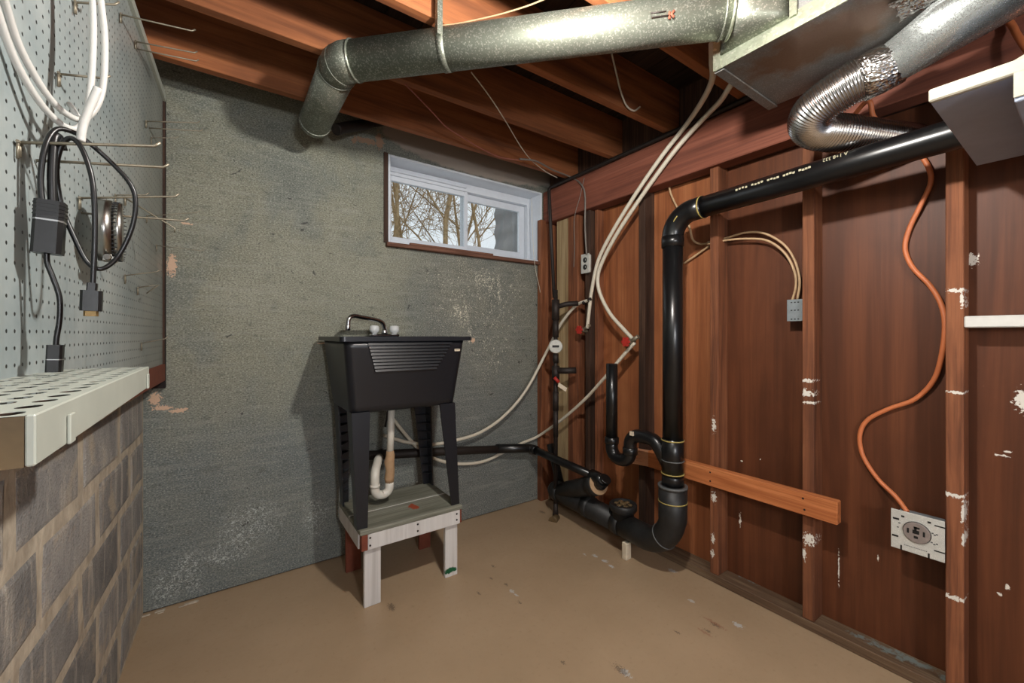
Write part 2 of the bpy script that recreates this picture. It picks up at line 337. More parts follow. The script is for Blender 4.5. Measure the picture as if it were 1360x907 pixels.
# ------------------------------------------------------------------ setting
YB, YF, XR, ZJ, ZS = 2.265, -2.5, 2.05, 2.17, 2.40
def WL(y, off=0.0, z=0.0): return V(-.349+.0349*y+off, y, z)
struct(MB().box((-.9, YF-.1, -.12), (XR+.1, YB+.25, 0)).build('floor', 'floor'))
wx0, wx1, wz0, wz1 = .745, 1.838, 1.66, 2.15
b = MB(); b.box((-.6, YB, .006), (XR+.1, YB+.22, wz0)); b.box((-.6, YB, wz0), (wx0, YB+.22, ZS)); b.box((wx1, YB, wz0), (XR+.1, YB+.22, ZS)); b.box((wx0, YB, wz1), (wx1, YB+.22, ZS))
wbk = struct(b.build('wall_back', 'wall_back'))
MB().box((-.6, YB+.008, .0), (XR, YB+.03, .0058)).build('floor_joint', 'slot', wbk)
struct(MB().box((-.9, YF-.1, 0), (XR+.1, YF, ZS)).build('wall_front', 'shelfgrey'))
# left block wall: mortar body with separate blocks standing a little proud
m = MB(); m.hexa([WL(YF, -.25), WL(YF, 0), WL(YB, 0), WL(YB, -.25), WL(YF, -.25, ZJ), WL(YF, 0, ZJ), WL(YB, 0, ZJ), WL(YB, -.25, ZJ)])
wl = struct(m.build('wall_left', 'mortar'))
z0 = .003
for row, (zb, zt) in enumerate(((.0, .187), (.187, .37), (.37, .553), (.553, .735), (.735, .92))):
    y = YB-.01 - (.235 if row % 2 else .37) + .0
    edges = [YB-.004]
    while y > -.2: edges.append(y+R.uniform(-.015, .015)); y -= .385
    for a, c in zip(edges[1:], edges):
        j = .016
        y0, y1, q0, q1 = a+j+R.uniform(0, .008), c-j+R.uniform(-.008, 0), zb+j, zt-j+R.uniform(-.006, .004)
        e = .0026+R.uniform(-.001, .001); ch = .012
        def jt_(): return R.uniform(-.009, .009)
        K = [(y0+jt_(), q0+jt_()*.6), ((y0+y1)/2+jt_(), q0+jt_()*.7), (y1+jt_()*.5, q0+jt_()*.6), (y1+jt_()*.5, (q0+q1)/2), (y1+jt_()*.5, q1+jt_()*.6), ((y0+y1)/2, q1+jt_()*.7), (y0+jt_(), q1+jt_()*.6), (y0+jt_(), (q0+q1)/2)]
        cy_, cz_ = (y0+y1)/2, (q0+q1)/2
        m = MB(); lo = [WL(a_, -.02, b_) for a_, b_ in K]; mid = [WL(a_, .0003, b_) for a_, b_ in K]
        up = [WL(a_+(cy_-a_)*ch/.19, e, b_+(cz_-b_)*ch/.09) for a_, b_ in K]
        m.loft([lo, mid, up], smooth=False); m.build('block', 'block', wl)
for k in range(7):
    c = V(-.262+R.uniform(0, .16), YB-.008-R.uniform(0, .03), .0); r_ = R.uniform(.006, .014)
    MB().box(c-V(r_*1.8, r_*.6, 0), c+V(r_*1.8, r_*.6, r_*.5), .002).build('mortar_chip', 'mortar', wbk)
# red furring strip between the pegboard edge and the back wall
struct(MB().box((-.285, YB-.03, .93), (-.197, YB-.001, 2.15)).build('trim_1', 'redpaint'))
struct(MB().box((-.30, 1.0, .962), (-.275, YB-.035, 1.03), fn=lambda c: V(c.x+.0349*c.y+.0, c.y, c.z)).build('trim_2', 'brown'))
# right stud wall
wr = struct(MB().box((Xp+.012, YF, 0), (XR, YB, ZS)).build('wall_right', 'dark'))
YS = [2.245, 1.848, 1.439, 1.034, .657, .263, -.14, -.545, -.95, -1.355, -1.76, -2.165]
# plywood sheets
def sheet(y0, y1, mat): MB().box((Xp, y0, .02), (Xp+.011, y1, 2.0)).build('panel', mat, wr)
sheet(1.034+.001, 1.44-.001, 'panel_l'); sheet(1.44, 1.86, 'panel_l'); sheet(1.861, 2.25, 'panel_l'); sheet(-.14, 1.033, 'panel'); sheet(-1.36, -.142, 'panel'); sheet(YF+.01, -1.362, 'panel')
for k, y in enumerate(YS):
    mt = 'stud' if k not in (1, 2) else 'dark'
    MB().box((Xs, y-.02, .038), (Xp, y+.02, 1.935), .002).build('stud', mt, wr)
# backing strips beside two studs and at the corner
MB().box((Xs+.012, 2.035, .04), (Xp, 2.15, 1.93)).build('corner_board', 'tan', wr)
MB().box((Xs+.004, 1.94, .04), (Xp, 2.03, 1.93), .002).build('corner_board', 'stud', wr)
MB().box((Xs+.03, 1.79, .04), (Xp, 1.815, 1.93), .002).build('corner_board', 'stud', wr)
MB().box((1.80, 2.222, .0), (Xs-.001, 2.262, 1.95), .002).build('corner_post', 'stud', wr)
MB().box((Xs-.006, YF, .001), (Xp, 2.2, .038), .003).build('sole_plate', 'plate', wr)
MB().box((Xs, YF, 1.936), (XR-.002, 2.24, 1.975), .002).build('top_plate', 'dark', wr)
# ceiling
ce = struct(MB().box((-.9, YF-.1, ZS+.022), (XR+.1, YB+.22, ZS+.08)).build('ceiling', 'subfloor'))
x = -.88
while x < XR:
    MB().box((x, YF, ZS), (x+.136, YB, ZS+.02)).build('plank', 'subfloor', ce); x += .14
for k in range(13):
    y = 1.984-.3665*k
    if y < YF: break
    MB().box((-.62, y-.019, ZJ), (1.905, y+.019, ZS-.001), .002).build('joist', 'joist', ce)
MB().box((1.845, YF, 1.93), (1.93, 2.255, 2.152), .004).build('beam', 'beam', ce)
MB().box((1.91, YF, 2.152), (XR, 2.255, ZS)).build('rim_board', 'dark', ce)
MB().box((-.66, YF, ZJ-.012), (-.27, YB, ZJ-.002)).build('sill_plate', 'dark', ce)

# window
wi = bpy.data.objects.new('window_1', None); COL.objects.link(wi); wi.location = (1.29, YB+.1, wz0); OFF['window_1'] = Vector(wi.location); struct(wi)
jt = .012
def frame(m, x0, x1, z0, z1, y0, y1, t, tb=None, tt=None):
    tb = tb or t; tt = tt or t
    m.box((x0, y0, z0), (x0+t, y1, z1), .002); m.box((x1-t, y0, z0), (x1, y1, z1), .002)
    m.box((x0+t, y0, z0), (x1-t, y1, z0+tb), .002); m.box((x0+t, y0, z1-tt), (x1-t, y1, z1), .002); return m
frame(MB(), wx0+.001, wx1-.001, wz0+.001, wz1-.001, YB-.012, YB+.2, .012).build('jamb', 'vinyl', wi)
frame(MB(), wx0+.013, wx1-.013, wz0+.013, wz1-.013, YB+.115, YB+.19, .022, .024, .05).build('window_frame', 'vinyl', wi)
xm = 1.30
a = frame(MB(), wx0+.036, xm+.015, wz0+.038, wz1-.064, YB+.118, YB+.145, .026, .03, .03).build('sash', 'vinyl', wi)
MB().box((wx0+.060, YB+.129, wz0+.066), (xm-.009, YB+.133, wz1-.092)).build('pane', 'glass', a)
MB().box((xm-.008, YB+.108, 1.83), (xm+.004, YB+.119, 1.90), .003).build('latch', 'vinyl', a)
a = frame(MB(), xm-.012, wx1-.036, wz0+.038, wz1-.064, YB+.152, YB+.178, .045, .05, .045).build('sash', 'vinyl', wi)
MB().box((xm+.031, YB+.163, wz0+.085), (wx1-.079, YB+.167, wz1-.106)).build('pane', 'glass', a)
MB().box((wx0+.03, YB+.10, wz1-.045), (xm+.0, YB+.117, wz1-.036), .002).build('track_rail', 'vinyl', wi)
MB().box((wx0-.012, YB-.035, wz0-.022), (wx1+.006, YB+.005, wz0), .003).build('window_sill', 'sillwood', wi)
MB().box((wx0+.12, YB-.03, wz0+.0005), (xm+.12, YB-.012, wz0+.012), .002).build('sill_strip', 'sillwood', wi)
MB().box((wx0-.022, YB-.012, wz0), (wx0-.001, YB-.0005, wz1+.004)).build('side_casing', 'dark', wi)
# outside
tag(MB().box((-30, 3.4, 1.2), (40, 60, 1.50)).build('lawn', 'grass'), 'winter lawn behind the basement window', 'lawn')
m = MB(); loops = []
for k in range(49):
    z = 1.30+k*.025; o = .009*math.sin(k*math.pi/3)
    loops.append([V(1.875+o, 2.49, z), V(1.875+o, 2.93, z), V(1.881+o, 2.93, z), V(1.881+o, 2.49, z)])
m.loft(loops); tag(m.build('window_well', 'wellgrey'), 'corrugated grey steel window well outside the right pane', 'window well')
def tree(x, y, h, r, lean, seed, label):
    q = random.Random(seed); root = thing('bare_tree', label, 'tree', (x, y, 1.5), 'bare trees outside the window')
    mt, mbr = MB(), MB()
    def grow(mb, p, d, L, r, lv):
        pts = [p]; dd = d.normalized(); n = 4
        for k in range(n):
            dd = (dd+V(q.uniform(-.16, .16), q.uniform(-.16, .16), q.uniform(-.06, .14))).normalized(); pts.append(pts[-1]+dd*L/n)
        mb.tube(pts, [r*(1-.13*k) for k in range(n+1)], 6 if lv < 2 else 4, cap=False)
        if lv < 5:
            for k in range(1, n+1):
                for _ in range(1 if (lv < 2 or k % 2) else 2):
                    a = q.uniform(0, 6.28); side = dd.orthogonal(); side.rotate(Matrix.Rotation(a, 3, dd).to_quaternion()); sp = q.uniform(.5, 1.0)
                    grow(mbr, pts[k], dd+side*sp, L*q.uniform(.5, .68), max(r*(1-.13*k)*q.uniform(.4, .58), .006), lv+1)
    grow(mt, V(x, y, 1.5), V(*lean), h, r, 1)
    mt.build('trunk', 'bark', root); o = mbr.build('branches', 'bark', root); o['kind'] = 'stuff'
for a in ((2.62, 8.6, 4.4, .060, (.05, 0, 1), 3, 'bare tree at the left edge of the left pane'), (3.6, 9.4, 4.6, .058, (-.22, 0, 1), 5, 'bare leaning tree in the middle of the left pane'),
          (4.1, 8.2, 4.4, .070, (.04, 0, 1), 8, 'bare forked tree beside the window mullion'), (5.55, 9.0, 4.2, .055, (-.12, 0, 1), 11, 'bare tree seen through the right pane'),
          (3.6, 12.5, 5.5, .065, (.1, 0, 1), 17, 'bare tree standing farthest back behind the left pane'), (4.7, 12.0, 5.5, .06, (-.15, 0, 1), 23, 'bare slanting tree between the two panes, set well back'),
          (6.6, 12.5, 5.0, .065, (.0, 0, 1), 29, 'bare tree standing farthest back behind the right pane'), (3.05, 9.0, 4.5, .05, (.12, 0, 1), 31, 'slender bare tree leaning right in the left pane'), (4.75, 9.6, 4.6, .05, (.10, 0, 1), 37, 'slender bare tree just right of the mullion')):
    tree(*a)

# ------------------------------------------------------------------ lamps
p = Vector(BULB_POS); t = thing('ceiling_bulb', 'lit bare bulb in a porcelain holder just above the picture edge', 'lamp', p)
MB().lathe(p+V(0, 0, .035), [(.018, 0), (.022, .03), (.05, .08), (.055, .115), (.055, .14)], n=16).build('lamp_holder', 'porcelain', t)
m = MB(); bmesh.ops.create_icosphere(m.bm, subdivisions=2, radius=.034, matrix=Matrix.Translation(p)); m.build('bulb', 'bulb', t)
p = Vector(FILL_POS); t = thing('added_fill_lamp', 'added fill lamp, opal globe on a tripod behind the viewer', 'lamp', (p.x, p.y, 0))
m = MB(); bmesh.ops.create_icosphere(m.bm, subdivisions=2, radius=.13, matrix=Matrix.Translation(p)); m.build('globe', 'fill_glow', t)
MB().tube([p-V(0, 0, .13), V(p.x, p.y, .5)], .014, 12).build('pole', 'iron', t)
for k in range(3):
    a = 2.1*k; MB().tube([V(p.x, p.y, .55), V(p.x+.35*math.cos(a), p.y+.35*math.sin(a), .008)], .010, 8).build('leg', 'iron', t)

# ------------------------------------------------------------------ round duct, trunk duct, flexible duct
zd, rd = 2.100, .0635
A, B, C_ = V(1.225, .634, zd), V(.3365, 1.523, zd), V(.3365, 2.03, zd)
t = thing('round_duct', 'galvanized round duct slung diagonally under the joists with an angled end', 'duct', (.78, 1.08, zd-rd))
u = (B-A).normalized()
MB().tube([A, B-u*.05], rd, 40).build('duct_section', 'galv', t)
MB().tube([B-u*.06, B-u*.02, B+V(0, .02, 0), B+V(0, .06, 0)], rd+.001, 40).build('duct_elbow', 'galv', t)
MB().tube([B+V(0, .05, 0), C_, C_+V(0, .012, -.004), C_+V(0, .02, -.008)], [rd, rd, rd*.96, rd*.8], 40).build('duct_section', 'galv', t)
for c, ax in ((B-u*.055, u), (B-u*.0+V(.006, .012, 0), V(-.38, .92, 0)), (B+V(0, .055, 0), V(0, 1, 0)), (C_-V(0, .03, 0), V(0, 1, 0)), (A+u*.02, u)):
    MB().ring(c, ax, rd+.0035, .004, .005, 40).build('crimp_bead', 'galv', t)
mid = at(592, 66, Z=zd); s0 = A+u*((mid-A).dot(u))
m = MB(); n = Vector((u.y, -u.x, 0)); 
arc = [s0+(n*math.cos(a)+V(0, 0, 1)*math.sin(a))*(rd+.0012) for a in [math.radians(q) for q in range(-185, 6, 10)]]
loops = [[p-u*.012, p+u*.012, p+u*.012+(p-s0).normalized()*.0015, p-u*.012+(p-s0).normalized()*.0015] for p in arc]
m.loft(loops)
for sgn in (-1, 1):
    e = s0+n*sgn*(rd+.002); m.box(e-V(.009, .009, 0), e+V(.009, .009, .13))
m.build('hanger_strap', 'galv', t)
hp = at(883, 33, Z=zd); hq = A+u*((hp-A).dot(u)); side = (n if n.dot(V(0, 0, CZ)-hq) > 0 else -n)
side = (side*.83+V(0, 0, -.35)).normalized(); sp = hq+side*(rd+.003)
m = MB(); m.tube([sp, sp+u*.05+side*.004, sp+u*.052+side*.004+V(0, 0, .012), sp+V(0, 0, .012)+u*.01+side*.004], .0018, 8); m.build('damper_rod', 'iron', t)
m = MB(); m.box(sp-V(.002, .002, .010), sp+V(.004, .004, .012), .001); m.tube([sp-u*.012+V(0, 0, -.008)+side*.004, sp-u*.003+side*.006, sp-u*.012+V(0, 0, .010)+side*.004], .004, 8); m.build('wing_nut', 'brown', t)
# short stub behind the duct end
tag(MB().tube(catmull([at(446, 172, Y=2.10), at(466, 168, Y=2.15), at(488, 165, Y=2.20), at(508, 162, Y=2.25)], 6), [.026]*13+[.020]*6, 20).build('vent_stub', 'iron'), 'small dark vent elbow on the back wall behind the round duct end', 'vent')

tx0, tx1, ty1, tz0 = 1.297, 1.674, .712, 2.0
t = thing('trunk_duct', 'wide rectangular galvanized trunk duct above the stud wall', 'duct', (1.485, -.9, tz0))
MB().box((tx0, YF+.02, tz0), (tx1, ty1, ZJ-.002)).build('duct_body', 'trunk', t)
MB().box((tx0-.004, YF+.02, tz0-.004), (tx0-.0005, ty1, tz0+.045)).build('side_flange', 'trunkside', t)
MB().box((tx0-.008, YF+.02, tz0-.006), (tx0-.0045, ty1-.03, tz0+.012)).build('side_seam', 'trunkside', t)
MB().box((tx0-.006, ty1-.022, tz0-.003), (tx0-.0005, ty1+.004, ZJ-.004)).build('corner_cleat', 'trunkside', t)
MB().box((tx0+.004, ty1-.026, tz0-.006), (tx1+.006, ty1+.006, tz0-.0005), .002).build('end_cleat', 'trunk', t)
# boot joining round duct to the trunk
nn = 32; c0 = A; loops = []
circ = [c0+(n*math.cos(2*math.pi*k/nn)+V(0, 0, 1)*math.sin(2*math.pi*k/nn))*(rd+.001) for k in range(nn)]
def sq(k, y0, y1, z0, z1):
    a = 2*math.pi*k/nn; cx, sx = math.cos(a), math.sin(a); mx = max(abs(cx), abs(sx)); sg = -1 if n.y < 0 else 1
    return V(tx0-.004, (y0+y1)/2+sg*cx/mx*(y1-y0)/2, (z0+z1)/2+sx/mx*(z1-z0)/2)
rect = [sq(k, .49, .695, tz0+.035, ZJ-.008) for k in range(nn)]
loops = [circ]+[[p.lerp(q, f) for p, q in zip(circ, rect)] for f in (.35, .7, 1)]
MB().loft(loops).build('takeoff_boot', 'galv', t)
MB().ring(A, u, rd+.005, .006, .008, 32).build('collar', 'trunkside', t)
MB().box((tx0-.012, .478, tz0+.03), (tx0-.0045, .496, ZJ-.004)).build('boot_flange', 'trunkside', t)

t = thing('flexible_duct', 'crinkled aluminium flexible duct bending from a tapered boot into the wall', 'duct', (1.6, .45, 1.77))
path = catmull([V(1.573, .360, 1.925), V(1.545, .44, 1.902), V(1.552, .530, 1.868), V(1.625, .552, 1.842), V(1.75, .490, 1.832), V(1.86, .43, 1.822), V(1.95, .38, 1.815)], 56)
MB().tube(path, [.0595+(.0026 if k % 4 < 2 else -.0020) for k in range(len(path))], 28).build('flex_tube', 'flex', t)
d0 = (path[1]-path[0]).normalized(); uu = d0.orthogonal().normalized(); vv = d0.cross(uu)
c1 = V(1.573, .36, 1.925); nn = 32
circ = []
rect = []
ux = (V(1, 0, 0)-d0*d0.x).normalized(); vz = d0.cross(ux)
if vz.z < 0: vz = -vz
for k in range(nn):
    a = 2*math.pi*k/nn; cx, sx = math.cos(a), math.sin(a); mx = max(abs(cx), abs(sx))
    circ.append(c1+(ux*cx+vz*sx)*.058); rect.append(V(1.53+cx/mx*.085, .03+sx/mx*.17, 1.998))
loops = [circ]+[[p.lerp(q, f) for p, q in zip(circ, rect)] for f in (.3, .6, 1)]
MB().loft(loops, smooth=True).build('tapered_boot', 'boot', t)
m = MB(); pp = [c1-d0*.03, c1-d0*.01, c1+d0*.01, c1+d0*.035, c1+d0*.06]
m.tube(pp, [.0585, .0625, .0645, .0645, .0635], 28)
for v in m.bm.verts: v.co += V(R.uniform(-1, 1), R.uniform(-1, 1), R.uniform(-1, 1))*.0022
m.build('foil_tape', 'foil', t)
m = MB()
for c in ((1.45, .17, 1.994), (1.44, .26, 1.993)):
    bmesh.ops.create_grid(m.bm, x_segments=8, y_segments=8, size=.05, matrix=Matrix.Translation(c))
for v in m.bm.verts: v.co += V(R.uniform(-1, 1)*.006, R.uniform(-1, 1)*.006, R.uniform(-1, 1)*.004)
m.build('foil_patch', 'foil', t)
m = MB(); q0 = rect[0].lerp(circ[0], .45)
lb = at(1272, 32, Z=1.965); MB().box(lb-V(.006, .03, .001), lb+V(.006, .03, .001)).build('sticker', 'paper', t)

# ------------------------------------------------------------------ black plastic drain
PX, PY, rp = 1.705, 1.138, .0445
t = thing('drain_stack', 'black plastic drain stack running along the stud wall and down to the floor', 'pipe', (PX, PY, .08))
zt = 1.702
def hz(y): return V(PX, y, zt+(PY-y)*.022)
MB().tube([hz(1.02), hz(.4), hz(-1.2), hz(-2.4)], rp, 32).build('horizontal_pipe', 'abs', t)
MB().tube(fillet([hz(.985), hz(PY), V(PX, PY, 1.56)], .105, 10), rp+.003, 32).build('elbow', 'abs', t)
MB().tube([V(PX, PY, 1.60), V(PX, PY, .66)], rp, 32).build('vertical_pipe', 'abs', t)
MB().lathe((PX, PY, 1.555), [(rp, 0), (rp+.005, .001), (rp+.005, .05), (rp, .051)], n=32).build('coupling', 'abs', t)
for y in (.993,): MB().ring(hz(y), (0, -1, .022), rp+.004, .003, .006, 32).build('glue_ring', 'ring', t)
MB().ring(V(PX, PY-.045, 1.672), (0, .75, .7), rp+.0042, .003, .004, 32).build('glue_ring', 'ring', t)
MB().lathe((PX, PY, .50), [(rp+.004, 0), (rp+.004, .17), (rp, .172)], n=32).build('tee', 'abs', t)
for z, mt in ((.665, 'ring'), (.572, 'greyring'), (.512, 'ring'), (.383, 'ring')):
    MB().ring(V(PX, PY, z), (0, 0, 1), (rp+.0065) if z > .45 else .0645, .004, .005, 32).build('glue_ring', mt, t)
MB().lathe((PX, PY, .44), [(.0625, 0), (.0645, .003), (.0645, .010), (.062, .014), (rp+.004, .018)], n=32).build('reducer', 'absdust', t)
MB().ring(V(PX, PY, .452), (0, 0, 1), .0655, .004, .009, 32).build('reducer_rim', 'greyring', t)
MB().lathe((PX, PY, .455), [(rp+.0035, 0), (rp+.0035, .06)], n=32).build('bushing', 'abs', t)
E0, E1 = V(PX, PY, .44), V(1.765, 2.03, .150)
rm = .058
sw = fillet([V(PX, PY, .445), V(PX, PY, .150), V(1.73, 1.45, .150)], .17, 14)
MB().tube(sw, [.0630]*3+[.060]*(len(sw)-3), 32).build('sweep_elbow', 'absdust', t)
MB().ring(sw[8], (sw[9]-sw[7]), .0625, .003, .006, 32).build('glue_ring', 'greyring', t)
MB().tube([V(1.729, 1.44, .150), E1, E1+V(.004, .02, 0)], [rm, rm, rm*.8], 32).build('floor_pipe', 'absdust', t)
for f in (.05, .46, .93):
    p = V(1.729, 1.44, .15).lerp(E1, f); MB().ring(p, E1-V(1.729, 1.44, .15), rm+.005, .006, .05, 32).build('hub', 'absdust', t)
co = V(1.733, 1.45, .15)
MB().lathe(co, [(.056, 0), (.056, .070), (.064, .072), (.064, .084)], n=32).build('cleanout_tee', 'absdust', t)
cp = MB().lathe(co+V(0, 0, .080), [(.068, 0), (.072, .004), (.072, .026), (.068, .032), (.058, .033), (.056, .024)], n=32).build('cleanout_cap', 'absdust', t)
m = MB()
for k in range(6):
    a = k*math.pi/3; c = co+V(math.cos(a)*.032, math.sin(a)*.036, .104); m.box(c-V(.010, .010, .002), c+V(.010, .010, .008), .003)
m.box(co+V(-.014, -.014, .102), co+V(.014, .014, .116), .003); m.build('cap_lugs', 'rust', cp)
# wye branch and the sink's drain arm
w0 = V(1.758, 1.96, .16); w1 = V(1.702, 1.60, .325)
MB().tube([w0, w0.lerp(w1, .6), w1], [.054, .054, .054], 28).build('wye_branch', 'absdust', t)
wd = (w1-w0).normalized()
MB().ring(w1-wd*.03, wd, .060, .006, .07, 28).build('hub', 'absdust', t)
MB().ring(w1+wd*.006, wd, .0585, .004, .006, 28).build('glue_ring', 'glue', t)
MB().ring(w1+wd*.0045, wd, .0545, .022, .004, 28).build('bushing_face', 'absdust', t)
e1 = at(822, 632, X=1.712)
MB().tube(catmull([w1-wd*.03, w1+wd*.02, w1+wd*.05+V(0, 0, .01)], 4), .034, 20).build('bushing', 'abs', t)
arm_c = at(705, 595, Y=2.20)
elb = w1+wd*.055+V(0, 0, .012)
m = MB(); m.tube(fillet([elb-wd*.02+V(0, 0, -.01), elb, elb+(arm_c-elb).normalized()*.09], .02, 6), .034, 20); m.build('elbow', 'abs', t)
MB().ring(elb+V(.0, -.012, .012), (0, -.6, .8), .032, .006, .008, 20).build('hub', 'abs', t)
MB().tube([elb+(arm_c-elb).normalized()*.05, arm_c], .024, 20).build('branch_pipe', 'abs', t)
MB().tube(fillet([arm_c+(elb-arm_c).normalized()*.06, arm_c, at(660, 596, Y=2.22)], .03, 6), .029, 20).build('elbow', 'abs', t)
MB().tube([at(690, 595.5, Y=2.215), at(600, 599, Y=2.22), at(470, 606, Y=2.22)], .0245, 20).build('branch_pipe', 'iron', t)
MB().tube([V(1.80, 2.02, .17), V(1.80, 2.07, .30), V(1.80, 2.12, .42)], .028, 18).build('branch_pipe', 'abs', t)
# standpipe and its trap
MB().tube([V(1.69, 1.49, .998), V(1.69, 1.49, .60)], .030, 24).build('standpipe', 'abs', t)
MB().tube([V(1.69, 1.49, .9985), V(1.69, 1.49, .99)], .024, 24).build('standpipe_bore', 'slot', t)
tp = fillet([V(1.69, 1.49, .61), V(1.69, 1.49, .505), V(1.692, 1.372, .505), V(1.694, 1.372, .648), V(1.70, 1.23, .648), V(1.704, 1.16, .545)], [.052, .052, .055, .06], 8)
MB().tube(tp, .0325, 24).build('trap', 'abs', t)
MB().lathe((1.69, 1.49, .575), [(.030, 0), (.037, .002), (.037, .034), (.030, .036)], n=24).build('hub', 'abs', t)
MB().lathe((1.693, 1.372, .545), [(.0325, 0), (.037, .002), (.037, .034), (.0325, .036)], n=24).build('hub', 'abs', t)
MB().box((1.655, 1.325, .652), (1.664, 1.345, .672)).build('sticker', 'paper', t)
# faint print along the pipe
sd = V(-1, 0, .12).normalized(); up_ = V(-.12, 0, -1).normalized()
def pr(px): 
    r = ray(px, 230); k = (PX-rp)/r.x; y = (r*k).y; return hz(y)+V(-rp-.0006, 0, .018)
text('A 1+8 332', 'print', t, pr(1126)+V(.002, 0, .012), (0, 1, -.022), (-.1, 0, -1), .016)
m = MB()
for k in range(24):
    if k % 5 == 4: continue
    p = pr(978+k*4.2)+V(-.0003, 0, -.004+.001*(k % 3)); m.box(p-V(.0002, .005, .0035), p+V(.0002, .003, .0035))
m.build('printing', 'print', t)
tag(MB().box((1.680, 1.385, 0), (1.718, 1.415, .088), .003).build('wood_prop', 'paper'), 'short wooden peg propping the drain pipe off the floor', 'prop')

# ------------------------------------------------------------------ timber nailed to studs and shelves at right
t = thing('nailed_board', 'orange two by four nailed level across the studs behind the drain stack', 'board', (1.85, 1.0, .455))
MB().box((1.832, .551, .456), (1.8695, 1.37, .541), .003).build('plank', 'board', t)
m = MB()
for k in range(7):
    z = .457+k*.011; y1 = 1.44+R.uniform(.0, .09); o = R.uniform(.0, .02); m.hexa([V(1.834, 1.368, z), V(1.868, 1.368, z), V(1.862, y1, z-.004), V(1.822-o, y1, z-.006), V(1.834, 1.368, z+.013), V(1.868, 1.368, z+.013), V(1.862, y1-.02, z+.003), V(1.822-o, y1-.02, z+.002)])
m.build('splintered_end', 'splinter', t)
for y, z in ((1.03, .52), (1.03, .48), (.66, .52), (.655, .478)):
    MB().lathe((1.8325, y, z), [(.004, 0), (.004, .0012)], (-1, 0, 0), 10).build('nail_head', 'iron', t)
t = thing('hanging_shelf', 'grey shelf with chipped cream edge hung from the ceiling at far right', 'shelf', (1.54, -.3, 1.655))
MB().box((1.268, -.9, 1.655), (1.84, .213, 1.677)).build('shelf_board', 'shelfgrey', t)
MB().box((1.252, -.9, 1.6545), (1.2675, .215, 1.682), .003).build('front_edge', 'cream', t)
MB().box((1.249, -.02, 1.598), (1.83, .096, 1.6545), .002).build('cleat', 'shelfgrey', t)
MB().box((1.245, -.02, 1.606), (1.2488, .097, 1.6545), .001).build('cleat_end', 'cream', t)
for y in (-.25, -.85): MB().tube([V(1.30, y, 1.677), V(1.2925, y, 2.0)], .004, 8).build('hanger_rod', 'iron', t)
m = MB(); pts = []
for k in range(70):
    a = k*.27; rr = .105-.0004*k; pts.append(V(1.40+rr*math.cos(a), .05+rr*math.sin(a), 1.690+.0005*k+.010*math.sin(a+2.6)))
m.tube(catmull(pts, 2), .0075, 8); tag(m.build('cable_coil', 'cream'), 'cream cable coil lying on the hanging grey shelf', 'cable')
tag(MB().box((Xs-.004, -.119, 1.173), (Xp-.001, .2425, 1.208), .003).build('wall_shelf', 'white'), 'chipped white ledge board fitted between two studs under the grey shelf', 'shelf')

# ------------------------------------------------------------------ utility sink on its stand
t = thing('utility_sink', 'black plastic laundry tub with washboard front and chrome faucet on a stand', 'sink', (.69, 1.98, .337))
lo = []
for f in (0, .03, .1, .5, .9, 1):
    x0, x1, y0, y1 = .437-.035*f, .925+.030*f, 1.802-.052*f, 2.155+.045*f
    lo.append(rrect(x0+(.012 if f == 0 else 0), x1-(.012 if f == 0 else 0), y0+(.012 if f == 0 else 0), y1-(.012 if f == 0 else 0), .815+.310*f, .035))
inn = []
for f in (1, .5, .06):
    inn.append(rrect(.437-.035*f+.006, .925+.030*f-.006, 1.802-.052*f+.006, 2.155+.045*f-.10, .815+.310*f+.001, .035))
MB().loft(lo+inn).build('tub', 'sinkblack', t)
ro, ri = rrect(.382, .985, 1.736, 2.215, 1.124, .02), rrect(.41, .945, 1.76, 2.10, 1.124, .03)
rt = [p+V(0, 0, .019) for p in ro]; rit = [p+V(0, 0, .019) for p in ri]
MB().loft([ri, ro, rt, rit, ri], cap=False, smooth=False).build('rim', 'sinkblack', t)
for k in range(9):
    z = 1.112-k*.0142; f = k/8; xa, xb = .492+.034*f, .880-.068*f; yf = 1.802-.052*((z-.815)/.31)
    m = MB(); m.hexa([V(xa, yf+.004, z-.005), V(xb, yf+.004, z-.005), V(xb, yf+.004, z+.006), V(xa, yf+.004, z+.006), V(xa+.002, yf-.0105, z-.0045), V(xb-.002, yf-.0105, z-.0045), V(xb-.002, yf-.0066, z+.0045), V(xa+.002, yf-.0066, z+.0045)]); m.build('ridge', 'sinkblack', t)
lb = MB().box((.897, 1.7535, 1.074), (.925, 1.7555, 1.0845)).build('maker_label', 'paper', t)
m = MB()
for k in range(5): m.box((.901+k*.0045, 1.7531, 1.0775), (.904+k*.0045, 1.75345, 1.0815))
m.build('printing', 'tag_ink', lb)
